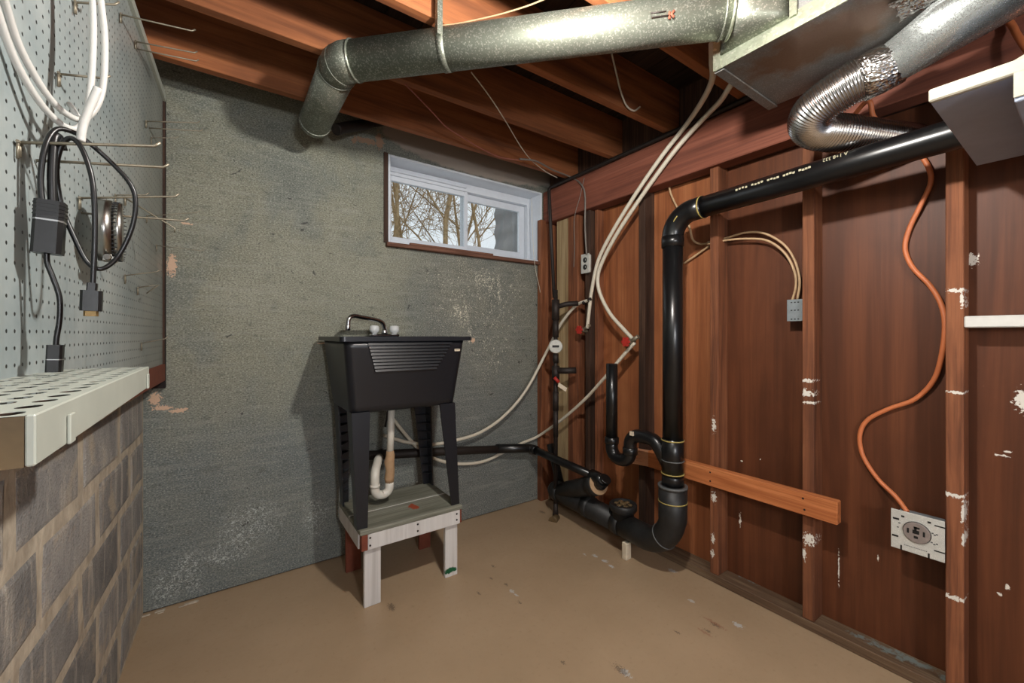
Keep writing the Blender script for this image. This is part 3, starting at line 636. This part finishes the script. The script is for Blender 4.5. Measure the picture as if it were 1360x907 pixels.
def leg(xo0, xi0, xo1, xi1, yo0, yi0, yo1, yi1):
    zt_, zb_ = .822, .3375; m = MB(); s = 1 if xi0 > xo0 else -1; th = .007*s; ty = .007*(1 if yi0 > yo0 else -1)
    m.hexa([V(xo1, yo1, zb_), V(xi1, yo1, zb_), V(xi1, yo1+ty, zb_), V(xo1, yo1+ty, zb_), V(xo0, yo0, zt_), V(xi0, yo0, zt_), V(xi0, yo0+ty, zt_), V(xo0, yo0+ty, zt_)])
    m.hexa([V(xo1, yo1+ty, zb_), V(xo1+th, yo1+ty, zb_), V(xo1+th, yi1, zb_), V(xo1, yi1, zb_), V(xo0, yo0+ty, zt_), V(xo0+th, yo0+ty, zt_), V(xo0+th, yi0, zt_), V(xo0, yi0, zt_)])
    lg = m.build('leg', 'sinkblack', t)
    for q in range(9):
        z = .40+q*.045; f = (z-zb_)/(zt_-zb_); xo, xi = xo1+(xo0-xo1)*f, xi1+(xi0-xi1)*f; yo, yi = yo1+(yo0-yo1)*f, yi1+(yi0-yi1)*f
        m = MB(); m.hexa([V(xo+th, yo+ty, z), V(xi, yo+ty, z), V(xi, yo+ty*1.6, z), V(xo+th, yi, z), V(xo+th, yo+ty, z+.004), V(xi, yo+ty, z+.004), V(xi, yo+ty*1.6, z+.004), V(xo+th, yi, z+.004)]); m.build('rib', 'sinkblack', lg)
    f = .83; z = zb_+(zt_-zb_)*f
    m = MB(); xo, xi, yo = xo1+(xo0-xo1)*f, xi1+(xi0-xi1)*f, yo1+(yo0-yo1)*f
    m.hexa([V(xo, yo-ty*.3, z), V(xi, yo-ty*.3, z), V(xi, yo+ty*.5, z), V(xo, yo+ty*.5, z), V(xo0, yo0-ty*.3, zt_), V(xi0, yo0-ty*.3, zt_), V(xi0, yo0+ty*.5, zt_), V(xo0, yo0+ty*.5, zt_)]); m.build('leg_socket', 'sinkblack', lg)
leg(.440, .516, .457, .500, 1.800, 1.880, 1.776, 1.822)
leg(.922, .842, .934, .893, 1.800, 1.880, 1.776, 1.822)
leg(.444, .512, .465, .502, 2.150, 2.070, 2.115, 2.060)
leg(.918, .846, .934, .895, 2.150, 2.070, 2.125, 2.075)
fx, fy = .690, 2.145
fc = MB().box((fx-.075, fy-.022, 1.143), (fx+.075, fy+.022, 1.155), .005).build('faucet', 'chrome', t)
MB().tube(catmull([V(fx, fy, 1.150), V(fx, fy, 1.185), V(fx-.014, fy-.006, 1.215), V(fx-.05, fy-.018, 1.228), V(fx-.12, fy-.04, 1.238), V(fx-.168, fy-.055, 1.244), V(fx-.192, fy-.063, 1.228), V(fx-.198, fy-.065, 1.19)], 8), .0108, 14).build('spout', 'chrome', fc)
MB().lathe((fx-.198, fy-.065, 1.172), [(.0115, 0), (.0125, .002), (.0125, .025), (.009, .03)], n=16).build('aerator', 'chrome', fc)
MB().lathe((fx, fy, 1.154), [(.016, 0), (.016, .012), (.012, .026), (.009, .03)], n=18).build('spout_collar', 'chrome', fc)
for s in (-1, 1):
    MB().lathe((fx+s*.052, fy, 1.1555), [(.014, 0), (.012, .006), (.021, .010), (.025, .020), (.023, .040), (.016, .044)], n=10).build('knob', 'clear', fc)
# drain and trap
dx, dy = at(518, 580, Y=1.97).x, 1.97
tr = MB().tube([V(dx+.008, dy, .817), V(dx, dy, .56)], .0165, 18).build('drain_pipe', 'pvc', t)
MB().tube([V(dx, dy, .592), V(dx+.002, dy, .57), V(dx-.003, dy+.002, .54), V(dx+.001, dy, .50), V(dx-.004, dy, .46), V(dx-.002, dy, .44)], [.0175, .021, .024, .0215, .023, .0205], 14).build('taped_joint', 'glue', tr)
up2 = fillet([V(dx-.002, dy, .45), V(dx-.004, dy, .388), V(dx-.072, dy, .388), V(dx-.072, dy, .50), V(dx-.03, dy+.09, .53), V(dx+.02, 2.20, .50)], [.034, .034, .04, .05], 8)
MB().tube(up2, .0205, 18).build('trap', 'pvc', tr)
MB().ring(V(dx-.072, dy, .437), (0, 0, 1), .0235, .004, .012, 18).build('slip_nut', 'pvc', tr)
for xx in (.62, .74):
    MB().tube([V(xx, fy, 1.12), V(xx-.01, 2.17, .85), V(xx-.02, 2.19, .72), V(xx-.03, 2.195, .66)], .006, 8).build('supply_hose', 'blackrub', t)

# stand
t = thing('wooden_stand', 'low white-legged wooden stand with worn green plank top under the laundry tub', 'stand', (.70, 1.95, 0))
MB().box((.463, 1.755, .317), (.940, 1.935, .337), .003).build('plank', 'green', t)
MB().box((.463, 1.942, .317), (.940, 2.135, .337), .003).build('plank', 'green', t)
MB().box((.463, 1.9352, .322), (.940, 1.9418, .3362)).build('gap_filler', 'white', t)
MB().box((.496, 1.758, .250), (.928, 1.776, .3165), .002).build('apron', 'whitewood', t)
MB().box((.470, 1.757, .250), (.4958, 1.790, .3165), .002).build('corner_block', 'brown', t)
MB().box((.929, 1.760, .252), (.938, 2.13, .3165), .002).build('apron', 'brown', t)
MB().box((.464, 1.790, .250), (.480, 2.13, .3165), .002).build('apron', 'whitewood', t)
MB().box((.481, 2.112, .250), (.928, 2.13, .3165), .002).build('apron', 'brown', t)
for x0, x1 in ((.486, .556), (.860, .924)):
    MB().box((x0, 1.777, 0), (x1, 1.797, .3165), .002).build('leg', 'whitewood', t); MB().box((x0, 2.09, 0), (x1, 2.11, .3165), .002).build('leg', 'brown', t)
for x_, z_ in ((.505, .30), (.505, .268), (.715, .302), (.715, .272), (.91, .30), (.91, .272)):
    MB().lathe((x_, 1.7577, z_), [(.0045, 0), (.0045, .0015)], (0, -1, 0), 8).build('screw_head', 'iron', t)

# ------------------------------------------------------------------ water and gas lines in the corner
t = thing('iron_pipe', 'dark iron pipe along the beam top dropping past a round white meter', 'pipe', (1.80, 2.20, 0))
cn = at(729, 250, X=1.825)
MB().tube(fillet([V(1.825, -2.3, cn.z+.01), cn, at(736, 395, X=1.72)], .02, 5), .011, 12).build('pipe_run', 'iron', t)
def cxy(py, X=1.72): return at(738, py, X=X)
q = cxy(420); gx, gy = q.x, q.y
MB().tube([V(gx, gy, cxy(385).z), V(gx, gy, .09)], .0135, 14).build('riser', 'iron', t)
for ya, yb, r_ in ((398, 425, .024), (425, 448, .019), (470, 482, .018), (486, 505, .024), (520, 545, .019), (545, 580, .016)):
    MB().tube([V(gx, gy, cxy(ya).z), V(gx, gy, cxy(yb).z)], r_, 14).build('fitting', 'iron', t)
mz = cxy(460); fd = (V(0, 0, CZ)-mz); fd.z = 0; fd.normalize()
mo = MB().lathe(V(gx, gy, mz.z), [(.030, -.01), (.043, 0), (.043, .026), (.039, .031), (.036, .031)], fd, 28).build('meter', 'meter', t)
sd_ = fd.cross(V(0, 0, 1)); p = V(gx, gy, mz.z)+fd*.0315
MB().hexa([p-sd_*.021+V(0, 0, -.006), p+sd_*.021+V(0, 0, -.006), p+sd_*.021+V(0, 0, -.006)+fd*.002, p-sd_*.021+V(0, 0, -.006)+fd*.002, p-sd_*.021+V(0, 0, .008), p+sd_*.021+V(0, 0, .008), p+sd_*.021+V(0, 0, .008)+fd*.002, p-sd_*.021+V(0, 0, .008)+fd*.002]).build('counter', 'slot', mo)
MB().tube([V(gx, gy, cxy(408).z), V(gx+.05, gy-.04, cxy(404).z), V(gx+.10, gy-.10, cxy(403).z)], .016, 12).build('side_branch', 'iron', t)
MB().tube([V(gx, gy, cxy(492).z), V(gx+.04, gy-.05, cxy(492).z), V(gx+.08, gy-.10, cxy(491).z)], .020, 12).build('side_branch', 'iron', t)
MB().tube([V(gx, gy, .10), V(gx-.005, gy-.005, .0)], [.012, .02], 12).build('foot_fitting', 'iron', t)
MB().tube([V(gx-.06, gy-.04, .002), V(gx, gy-.01, .004)], [.028, .022], 12).build('floor_flange', 'rust', t)
p = cxy(505, 1.70); tg = thing('valve_tag', 'red handled valve with a paper tag below the round meter', 'valve', p)
MB().tube([p+V(-.02, -.01, .02), p+V(.0, -.03, -.01)], .011, 10).build('handle', 'red', tg); MB().hexa([p+V(.0, -.03, -.012), p+V(.045, -.055, -.045), p+V(.047, -.053, -.045), p+V(.002, -.028, -.012), p+V(-.008, -.03, -.035), p+V(.035, -.055, -.068), p+V(.037, -.053, -.068), p+V(-.006, -.028, -.035)]).build('paper_tag', 'paper', tg)

def hose(name, pts, r, mat, label, cat, n=10, sm=8, group=None):
    return tag(MB().tube(catmull(pts, sm), r, n).build(name, mat), label, cat, group)
ta = [V(1.385, .772, 2.16), at(946, 82, Z=2.1), at(946, 105, Z=2.1), at(934, 132, Z=2.125)]+[at(a, b_, X=c) for a, b_, c in ((912, 165, 1.80), (880, 206, 1.815), (846, 255, 1.82), (815, 305, 1.82), (795, 345, 1.83), (786, 385, 1.84), (783, 408, 1.845), (780, 436, 1.85))]
hose('water_tube', ta, .011, 'pex', 'white water tube from the trunk duct ending at the leftmost red valve', 'tube')
tb = [V(1.60, .80, 2.13), at(968, 117, Z=2.1), at(956, 135, Z=2.125)]+[at(a, b_, X=c) for a, b_, c in ((932, 160, 1.80), (898, 198, 1.815), (861, 248, 1.82), (824, 303, 1.82), (802, 343, 1.83), (794, 368, 1.835), (797, 390, 1.84), (810, 416, 1.845), (828, 437, 1.85), (843, 453, 1.85))]
hose('water_tube', tb, .011, 'pex', 'white water tube curving from the trunk duct to the valve beside the stud', 'tube')
tc = [at(783, 398, X=1.83), at(765, 406, X=1.83), at(745, 430, X=1.82), at(727, 465, X=1.80), at(700, 516, Y=2.19), at(672, 550, Y=2.20), at(640, 573, Y=2.20), at(608, 584, Y=2.20), at(575, 590, Y=2.20), at(540, 587, Y=2.20), at(510, 578, Y=2.19)]
hose('water_tube', tc, .0095, 'pex', 'white water tube sagging across the grey wall above the black pipe to the tub', 'tube')
td = [at(843, 455, X=1.83), at(826, 474, X=1.82), at(800, 505, X=1.80), at(775, 532, X=1.79), at(745, 558, X=1.79), at(715, 579, Y=2.225), at(692, 589, Y=2.245), at(668, 601, Y=2.245), at(641, 613, Y=2.245), at(609, 616, Y=2.24), at(580, 610, Y=2.22), at(556, 596, Y=2.22), at(525, 560, Y=2.2), at(515, 545, Y=2.2)]
hose('water_tube', td, .0095, 'pex', 'white water tube running from the stud valve down behind the black branch pipe', 'tube')
def valve(px, py, X, label, d):
    p = at(px, py, X=X); v = thing('shutoff_valve', label, 'valve', p, 'red shutoff valves')
    MB().tube([p+V(.05, 0, -.01), p+V(.02, 0, 0), p+V(-.01, 0, .0)], [.015, .013, .010], 12).build('body', 'hook', v)
    m = MB()
    for k in range(6):
        a = k*math.pi/3; c = p+V(-.018, math.cos(a)*.018, math.sin(a)*.018); m.tube([c-V(.005, 0, 0), c+V(.005, 0, 0)], .0095, 8)
    m.tube([p+V(-.022, 0, 0), p+V(-.013, 0, 0)], .018, 12); m.build('handwheel', 'red', v)
    MB().tube([p+V(.02, 0, 0), p+V(.022, d*.05, .03)], .011, 10).build('barb', 'hook', v)
valve(772, 438, 1.83, 'red handwheel valve on the stud below the duplex outlet', -1); valve(834, 454, 1.80, 'red handwheel valve above the black standpipe', -1)
m = MB()
for a in ((783, 398), (776, 402)):
    p = at(*a, X=1.83)
    m.ring(p, (0, .6, .8), .014, .005, .012, 12)
tag(m.build('tube_clamp', 'iron'), 'black clamp where two white water tubes join near the corner', 'clamp')

# ------------------------------------------------------------------ electrical
def pathX(l, X): return [at(a, b_, X=X) for a, b_ in l]
hose('orange_cable', [V(1.90, .50, 2.00)]+[at(1108, 188, X=1.90), at(1150, 135, X=1.78), at(1160, 155, X=1.80), at(1176, 168, X=1.84), at(1196, 176, X=1.90), at(1218, 200, X=1.925), at(1233, 222, X=1.93), at(1236, 243, X=1.935), at(1223, 272, X=1.94), at(1208, 303, X=1.945), at(1202, 330, X=1.945), at(1212, 355, X=1.94), at(1234, 378, X=1.935), at(1249, 402, X=1.93), at(1255, 430, X=1.925), at(1251, 470, X=1.93), at(1240, 505, X=1.94), at(1215, 530, X=1.945), at(1180, 543, X=1.945), at(1152, 558, X=1.945), at(1142, 578, X=1.945), at(1146, 605, X=1.945), at(1165, 635, X=1.94), at(1190, 660, X=1.92), at(1205, 680, X=1.895)], .0075, 'orange', 'thick orange cable snaking down the plywood to the steel receptacle plate', 'cable', sm=6)
hose('orange_cable', [at(1334, 20, X=1.83), at(1345, 35, X=1.82), at(1352, 48, X=1.80), at(1372, 75, X=1.78), at(1400, 90, X=1.78)], .008, 'orange', 'short orange cable at the top right corner above the hanging shelf', 'cable')
pt = V(1.858, .344, .497); t = thing('range_receptacle', 'square steel plate with round grey four-slot receptacle beside the stud', 'receptacle', pt)
MB().box((1.8585, .282, .433), (1.861, .410, .563), .0008).build('steel_plate', 'plate_steel', t)
MB().box((1.8612, .290, .445), (1.93, .400, .550), .003).build('back_box', 'grey_box', t)
fc = MB().lathe((1.8584, .346, .504), [(.033, 0), (.033, .005), (.031, .007)], (-1, 0, 0), 32).build('receptacle_face', 'face', t)
MB().ring(V(1.858, .346, .504), (1, 0, 0), .0345, .002, .002, 32).build('face_edge', 'slot', t)
for y, z, a, c in ((.366, .506, .0025, .008), (.328, .506, .0025, .008), (.345, .521, .007, .003), (.348, .517, .003, .006), (.347, .490, .005, .004), (.347, .507, .008, .006)):
    MB().box((1.8508, y-a, z-c), (1.8515, y+a, z+c)).build('slot', 'slot', fc)
for y, z, a, c in ((.397, .532, .008, .003), (.399, .474, .008, .003), (.384, .440, .0022, .008), (.318, .440, .0022, .008), (.294, .463, .012, .002), (.293, .543, .012, .002), (.380, .545, .004, .003), (.317, .548, .004, .003)):
    MB().box((1.8579, y-a, z-c), (1.8586, y+a, z+c)).build('plate_slot', 'slot', t)
m = MB()
for k in range(14): m.box((1.8581, .322+k*.004, .451), (1.8586, .3245+k*.004, .4535))
for y, z in ((.30, .515), (.305, .512), (.31, .516), (.30, .485), (.306, .482), (.312, .486), (.389, .52), (.393, .505)): m.box((1.8581, y-.003, z-.002), (1.8586, y+.002, z+.002))
m.build('stamped_lettering', 'greyring', t)
# grey junction box with two beige cables
p = at(1056, 412, X=1.895); t = thing('junction_box', 'small grey metal outlet box hanging beside the stud on beige cables', 'outlet box', p)
w_, h_ = .027, .042
MB().box((1.897, p.y-w_, p.z-h_), (1.945, p.y+w_, p.z+h_), .003).build('box', 'grey_box', t)
MB().box((1.893, p.y-w_-.002, p.z-h_-.002), (1.8968, p.y+w_+.002, p.z+h_+.002), .001).build('cover', 'grey_box', t)
for dz in (.032, .0, -.036):
    for dy_ in (-.012, 0, .012): MB().box((1.8922, p.y+dy_-.003, p.z+dz-.002), (1.8931, p.y+dy_+.003, p.z+dz+.002)).build('cover_slot', 'slot', t)
hose('beige_cable', pathX([(940, 322), (965, 316), (990, 309), (1015, 310), (1040, 324), (1055, 345), (1062, 372), (1059, 398)], 1.925), .0048, 'tan_cable', 'upper of two beige cables arching into the grey outlet box', 'cable')
hose('beige_cable', pathX([(940, 324), (965, 319), (995, 317), (1020, 320), (1042, 336), (1055, 360), (1057, 380), (1052, 400)], 1.915), .0048, 'tan_cable', 'lower of two beige cables arching into the grey outlet box', 'cable')
hose('beige_cable', pathX([(888, 246), (892, 260), (902, 280), (915, 300), (920, 318), (930, 324), (942, 323)], 1.935), .005, 'tan_cable', 'beige cable looping behind the black drain elbow', 'cable')
hose('beige_cable', pathX([(944, 325), (930, 335), (908, 350)], 1.94), .005, 'tan_cable', 'short beige cable slanting behind the vertical black pipe', 'cable')
p = at(777, 350, X=1.845); t = thing('duplex_outlet', 'ivory duplex outlet in a metal box on the dark corner stud', 'outlet', p)
MB().box((1.848, p.y-.03, p.z-.055), (1.8715, p.y+.03, p.z+.055), .004).build('box', 'ivory', t)
MB().box((1.8445, p.y-.035, p.z-.06), (1.8478, p.y+.035, p.z+.06), .002).build('cover', 'ivory', t)
for dz in (.022, -.022):
    o = MB().lathe((1.8444, p.y, p.z+dz), [(.017, 0), (.016, .002)], (-1, 0, 0), 18).build('socket', 'slot', t)
    MB().box((1.8415, p.y-.008, p.z+dz-.005), (1.8422, p.y-.005, p.z+dz+.006)).build('slot', 'ivory', o)
hose('grey_cable', [at(690, 211, Z=2.15), at(712, 214, Z=2.155), at(735, 226, Z=2.158)]+pathX([(760, 236), (772, 245), (777, 260), (777, 300), (779, 338)], 1.835), .005, 'grey_cable', 'grey cable dropping over the beam end to the duplex outlet', 'cable')
hose('thin_wire', pathX([(776, 236), (770, 262), (763, 290), (763, 330), (762, 355)], 1.838), .002, 'grey_cable', 'thin brown wire hanging over the beam beside the grey cable', 'wire')
hose('thin_wire', [at(a, b_, Z=2.158) for a, b_ in ((626, 96), (640, 114), (655, 135), (674, 165), (690, 192), (705, 212), (725, 228), (740, 236))], .0024, 'pex', 'thin pale wire slanting from the round duct to the beam corner', 'wire')
hose('thin_wire', [at(a, b_, Z=2.158) for a, b_ in ((538, 112), (556, 130), (576, 151), (592, 168), (612, 181), (635, 195), (662, 208), (685, 212), (705, 212))], .0026, 'redwire', 'thin red and white wire sagging along the joists above the window', 'wire')
hose('ceiling_cable', [at(812, 70, Y=1.22), at(818, 95, Y=1.22), at(824, 120, Y=1.22), at(832, 140, Y=1.22), at(842, 147, Y=1.22), at(850, 142, Y=1.222)], .004, 'pex', 'cut end of white cable dangling against a joist above the beam', 'cable')
hose('ceiling_cable', [at(586, 34, Z=2.168), at(610, 31, Z=2.166), at(660, 20, Z=2.166), at(700, 8, Z=2.166), at(730, -4, Z=2.166)], .0024, 'tan_cable', 'white cable lying along the top of the round duct', 'cable')
hose('window_string', [at(706, 262, Y=2.25), at(707, 300, Y=2.25), at(710, 350, Y=2.225), at(717, 385, Y=2.23), at(719, 410, Y=2.24), at(718, 440, Y=2.245)], .0015, 'pex', 'loose pale string hanging down the right window jamb', 'string')

# ------------------------------------------------------------------ pegboard, its hooks and what hangs there
def PG(y, z, off=0.0): return V(-.289+.0378*y+off, y, z)
m = MB(); y0, y1, z0, z1 = -1.2, 2.232, 1.02, 2.148
m.hexa([PG(y0, z0, -.006), PG(y0, z0), PG(y1, z0), PG(y1, z0, -.006), PG(y0, z1, -.006), PG(y0, z1), PG(y1, z1), PG(y1, z1, -.006)])
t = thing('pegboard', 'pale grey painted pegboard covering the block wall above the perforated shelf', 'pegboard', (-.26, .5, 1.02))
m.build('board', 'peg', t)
m = MB(); m.hexa([PG(y0, z1-.028, .0005), PG(y0, z1-.028, .010), PG(y1, z1-.028, .010), PG(y1, z1-.028, .0005), PG(y0, z1, .0005), PG(y0, z1, .010), PG(y1, z1, .010), PG(y1, z1, .0005)]); m.build('top_trim', 'ledge', t)
m = MB(); m.hexa([PG(y1-.006, z0, .0005), PG(y1-.006, z0, .006), PG(y1, z0, .006), PG(y1, z0, .0005), PG(y1-.006, z1-.03, .0005), PG(y1-.006, z1-.03, .006), PG(y1, z1-.03, .006), PG(y1, z1-.03, .0005)]); m.build('edge_trim', 'dark', t)
def hook(bp, tip, label, second=None, r=.0022, bent=None):
    p = peg(*bp, off=.002); e = at(tip[0], tip[1], Y=p.y)
    h = thing('pegboard_hook', label, 'hook', p, 'wire hooks on the pegboard')
    m = MB(); d = (e-p).normalized()
    pts = [p+V(0, 0, .0), p.lerp(e, .5), p.lerp(e, .93), e+V(0, 0, .0), e+d*.008+V(0, 0, .006)] if not bent else [p, p.lerp(e, .5), e, e+bent]
    m.tube(pts, r, 8); m.build('prong', 'hook', h)
    if second:
        p2 = peg(*second[0], off=.002); e2 = at(*second[1], Y=p2.y); d2 = (e2-p2).normalized()
        MB().tube([p2, p2.lerp(e2, .5), e2, e2+d2*.008+V(0, 0, .006)], r, 8).build('prong', 'hook', h)
    m = MB(); m.tube([p+V(.002, -.003, .003), p+V(.002, -.003, -.024)], r*.9, 8); m.tube([p+V(.002, .004, .003), p+V(.002, .004, -.020)], r*.9, 8); m.tube([p+V(.003, -.008, 0), p+V(.003, .008, 0)], r*.9, 8); m.build('bracket', 'hook', h)
    return h
hook((159, 19), (255, 41), 'wire hook nearest the joists, topmost long prong on the pegboard')
hook((179, 55), (258, 70), 'double wire hook in front of the lowest joist', ((182, 65), (260, 81)))
hook((76, 98), (139, 104), 'dark wire hook behind the white cord loop')
hook((22, 189), (205, 194), 'long double wire hook carrying the black cable', ((48, 213), (217, 222)), .0024)
hook((193, 161), (262, 163), 'double wire hook high over the grey wall corner', ((198, 170), (266, 174)))
hook((200, 183), (234, 183), 'small dim wire hook just below the high double hook', r=.0013)
hook((98, 3), (152, 6), 'dark wire hook at the very top beside the white cord')
hook((104, 263), (232, 261), 'double wire hook holding the steel hose clamp', ((108, 283), (245, 293)))
hook((165, 262), (232, 303), 'bent wire hook slanting downward behind the hose clamp', bent=V(0, 0, -.012))
hook((152, 259), (193, 259), 'short wire hook behind the black cable loop', r=.0014)
hook((194, 287), (262, 282), 'thin far wire hook just below the slanting one', r=.0014)
hook((207, 326), (268, 333), 'twisted wire hook level with the red corner paint', r=.0014)
hook((165, 366), (208, 361), 'short wire hook lowest but two, beside the pale wall patch', r=.0015)
hook((182, 382), (211, 378), 'black wire hook with a bent dangling end', r=.0018, bent=V(-.03, 0, -.03))
hook((187, 456), (219, 450), 'lowest wire hook near the pegboard bottom corner', r=.0016)

# black cable with adapter and plug
t = thing('black_cable', 'black video cable looped over a hook with adapter and plug ends', 'cable', at(72, 493, Y=.93))
YC = .935
def yc(l, y=YC): return [at(a, b_, Y=y+dy_) for a, b_, dy_ in l]
loop = [(57, 276, -.01), (54, 239, -.01), (60, 195, -.01), (75, 172, 0), (98, 176, .01), (116, 188, .015), (146, 214, .02), (172, 243, .02), (180, 268, .02), (175, 303, .02), (157, 340, .02), (135, 357, .01), (116, 348, .01), (98, 314, .01), (82, 275, .01), (75, 232, .005), (79, 200, 0), (91, 184, -.006), (104, 190, -.012), (116, 215, -.016), (124, 250, -.018), (126, 310, -.018), (123, 385, -.018)]
MB().tube(catmull(yc(loop), 8), .0036, 10).build('cord', 'blackrub', t)
MB().tube(catmull(yc([(70, 276, -.004), (69, 230, -.004), (72, 186, -.002), (78, 182, .004), (84, 200, .01)]), 6), .0055, 10).build('cord', 'blackrub', t)
a0, a1 = at(68, 268, Y=.928), at(63, 337, Y=.928)
def rbox(a, b_, w0, d0_, bev=.003):
    m = MB(); d = (b_-a).normalized(); s = V(0, 1, 0).cross(d).normalized(); f = d.cross(s)
    m.loft([[a+s*x*w0+f*y*d0_+d*e for x, y in ((-1, -.6), (-.7, -1), (.7, -1), (1, -.6), (1, .6), (.7, 1), (-.7, 1), (-1, .6))] for e in (0, (b_-a).length)], smooth=False); return m
ad = rbox(a0, a1, .0165, .013).build('adapter', 'blackrub', t)
rbox(a0.lerp(a1, .36), a0.lerp(a1, .39), .0169, .0134).build('silver_band', 'silver', ad)
for k in range(4): rbox(a0.lerp(a1, .05+k*.07), a0.lerp(a1, .08+k*.07), .0172, .0136).build('grip_ridge', 'blackrub', ad)
MB().tube(catmull(yc([(62, 335, -.007), (63, 350, -.007), (70, 368, -.007), (79, 395, -.007), (79, 425, -.007), (75, 450, -.007), (74, 466, -.007)]), 6), .0034, 10).build('cord', 'blackrub', t)
b0, b1 = at(74, 458, Y=.928), at(72, 494, Y=.928)
o = rbox(b0, b1, .0088, .0088).build('plug', 'blackrub', t); rbox(b0.lerp(b1, .52), b0.lerp(b1, .55), .0091, .0091).build('silver_band', 'silver', o)
c0_, c1_ = at(122, 386, Y=.917), at(121, 413, Y=.917)
o = rbox(c0_, c1_, .0125, .007).build('plug', 'blackrub', t)
rbox(c1_, at(121, 420, Y=.917), .0085, .0035).build('contacts', 'gold', o); rbox(at(123, 376, Y=.917), c0_, .006, .005).build('strain_relief', 'blackrub', o)
# hose clamp
hc = peg(112, 303, .03); hc = V(hc.x+.012, 1.215, 1.372); ax = V(1, .12, .0).normalized()
t = thing('hose_clamp', 'large stainless steel hose clamp hanging from a pegboard hook', 'clamp', hc-V(0, 0, .065))
MB().ring(hc, ax, .0645, .0012, .022, 40).build('band', 'steel', t)
MB().ring(hc+ax*.020, ax, .062, .0012, .014, 40).build('slotted_band', 'steel', t)
m = MB()
for k in range(44):
    a = 2*math.pi*k/44; p = hc+ax*.020+(V(0, 1, 0)*math.cos(a)+V(0, 0, 1)*math.sin(a))*.0622; m.box(p-V(.005, .0012, .0008), p+V(.005, .0012, .0008))
m.build('band_slots', 'slot', t)
sc = hc+V(.010, -.020, -.063); MB().box(sc-V(.012, .009, .006), sc+V(.012, .009, .008), .003).build('worm_housing', 'steel', t); MB().tube([sc+V(0, -.006, 0), sc+V(0, -.026, .002)], .006, 10).build('screw_head', 'steel', t)
# white cord
t = thing('white_cord', 'thick white cord looped in front of the pegboard from above', 'cord', at(107, 188, Y=.97))
def wc(l): return [at(a, b_, Y=y) for a, b_, y in l]
MB().tube(catmull(wc([(-12, -40, .82), (5, 0, .86), (25, 60, .90), (55, 115, .94), (80, 145, .97), (106, 159, 1.0), (124, 148, 1.01), (135, 124, 1.02), (139, 90, 1.02), (139, 45, 1.03), (134, 0, 1.03), (131, -30, 1.03)]), 8), .0048, 12).build('cord', 'cordwhite', t)
MB().tube(catmull(wc([(-20, -40, .82), (-4, 15, .85), (20, 80, .89), (50, 132, .93), (75, 160, .96), (95, 171, .98), (108, 166, .99), (116, 148, 1.0), (120, 120, 1.01), (123, 80, 1.02), (124, 30, 1.03), (122, -30, 1.03)]), 8), .0048, 12).build('cord', 'cordwhite', t)
MB().tube(catmull(wc([(107, 188, .94), (110, 168, .94), (117, 148, .94), (130, 117, .94)]), 8), .0056, 12).build('cord_end', 'cordwhite', t)
MB().tube(wc([(92, 138, 1.06), (104, 156, 1.04)]), .0045, 10).build('cord_end', 'cordwhite', t)

# perforated shelf on the pegboard
zl, ya, yb = 1.0875, .478, 1.081; xf = -.120
t = thing('perforated_shelf', 'cream metal shelf with rows of punched holes under the pegboard', 'shelf', (-.19, .78, zl-.045))
m = MB(); rows, cols = 5, 15; cw, cl = .0265, (yb-ya)/cols; xb = xf-.006-rows*cw
for i in range(rows):
    for j in range(cols):
        cx, cy = xf-.006-(i+.5)*cw, ya+(j+.5)*cl; N = 16; o_, i_ = [], []
        for k in range(N):
            a = 2*math.pi*k/N; c, s = math.cos(a), math.sin(a); mx = max(abs(c), abs(s))
            o_.append(V(cx+c/mx*cw/2, cy+s/mx*cl/2, zl)); i_.append(V(cx+c*.0085, cy+s*.0125, zl))
        m.loft([o_, i_, [p-V(0, 0, .0007) for p in i_]], cap=False, smooth=False)
bmesh.ops.remove_doubles(m.bm, verts=m.bm.verts[:], dist=1e-5)
m.build('perforated_top', 'ledge', t)
MB().box((xf-.006, ya, zl-.040), (xf, yb, zl+.0006), .0012).build('front_lip', 'ledge', t)
MB().box((xb, ya+.002, zl-.040), (xb+.002, yb, zl-.003)).build('back_lip', 'dark', t)
MB().box((xb+.002, ya+.002, zl-.040), (xf-.0065, yb-.002, zl-.037)).build('bottom_tray', 'dark', t)  # tray and back lip coloured dark to stand in for shade inside the holes
MB().box((xb+.002, ya, zl-.040), (xf-.0062, ya+.0018, zl-.0004)).build('end_plate', 'rust', t)
MB().box((xb+.002, yb-.0018, zl-.037), (xf-.0062, yb, zl-.0004)).build('end_plate', 'ledge', t)
for y in (.555, 1.045):
    MB().box((xf+.0003, y, zl-.040), (xf+.003, y+.016, zl-.012), .0008).build('bracket_tab', 'ledge', t)
for y in (.6, .98): MB().tube([V(xb+.002, y, zl-.02), PG(y, zl-.02, .001)], .003, 8).build('mounting_pin', 'iron', t)
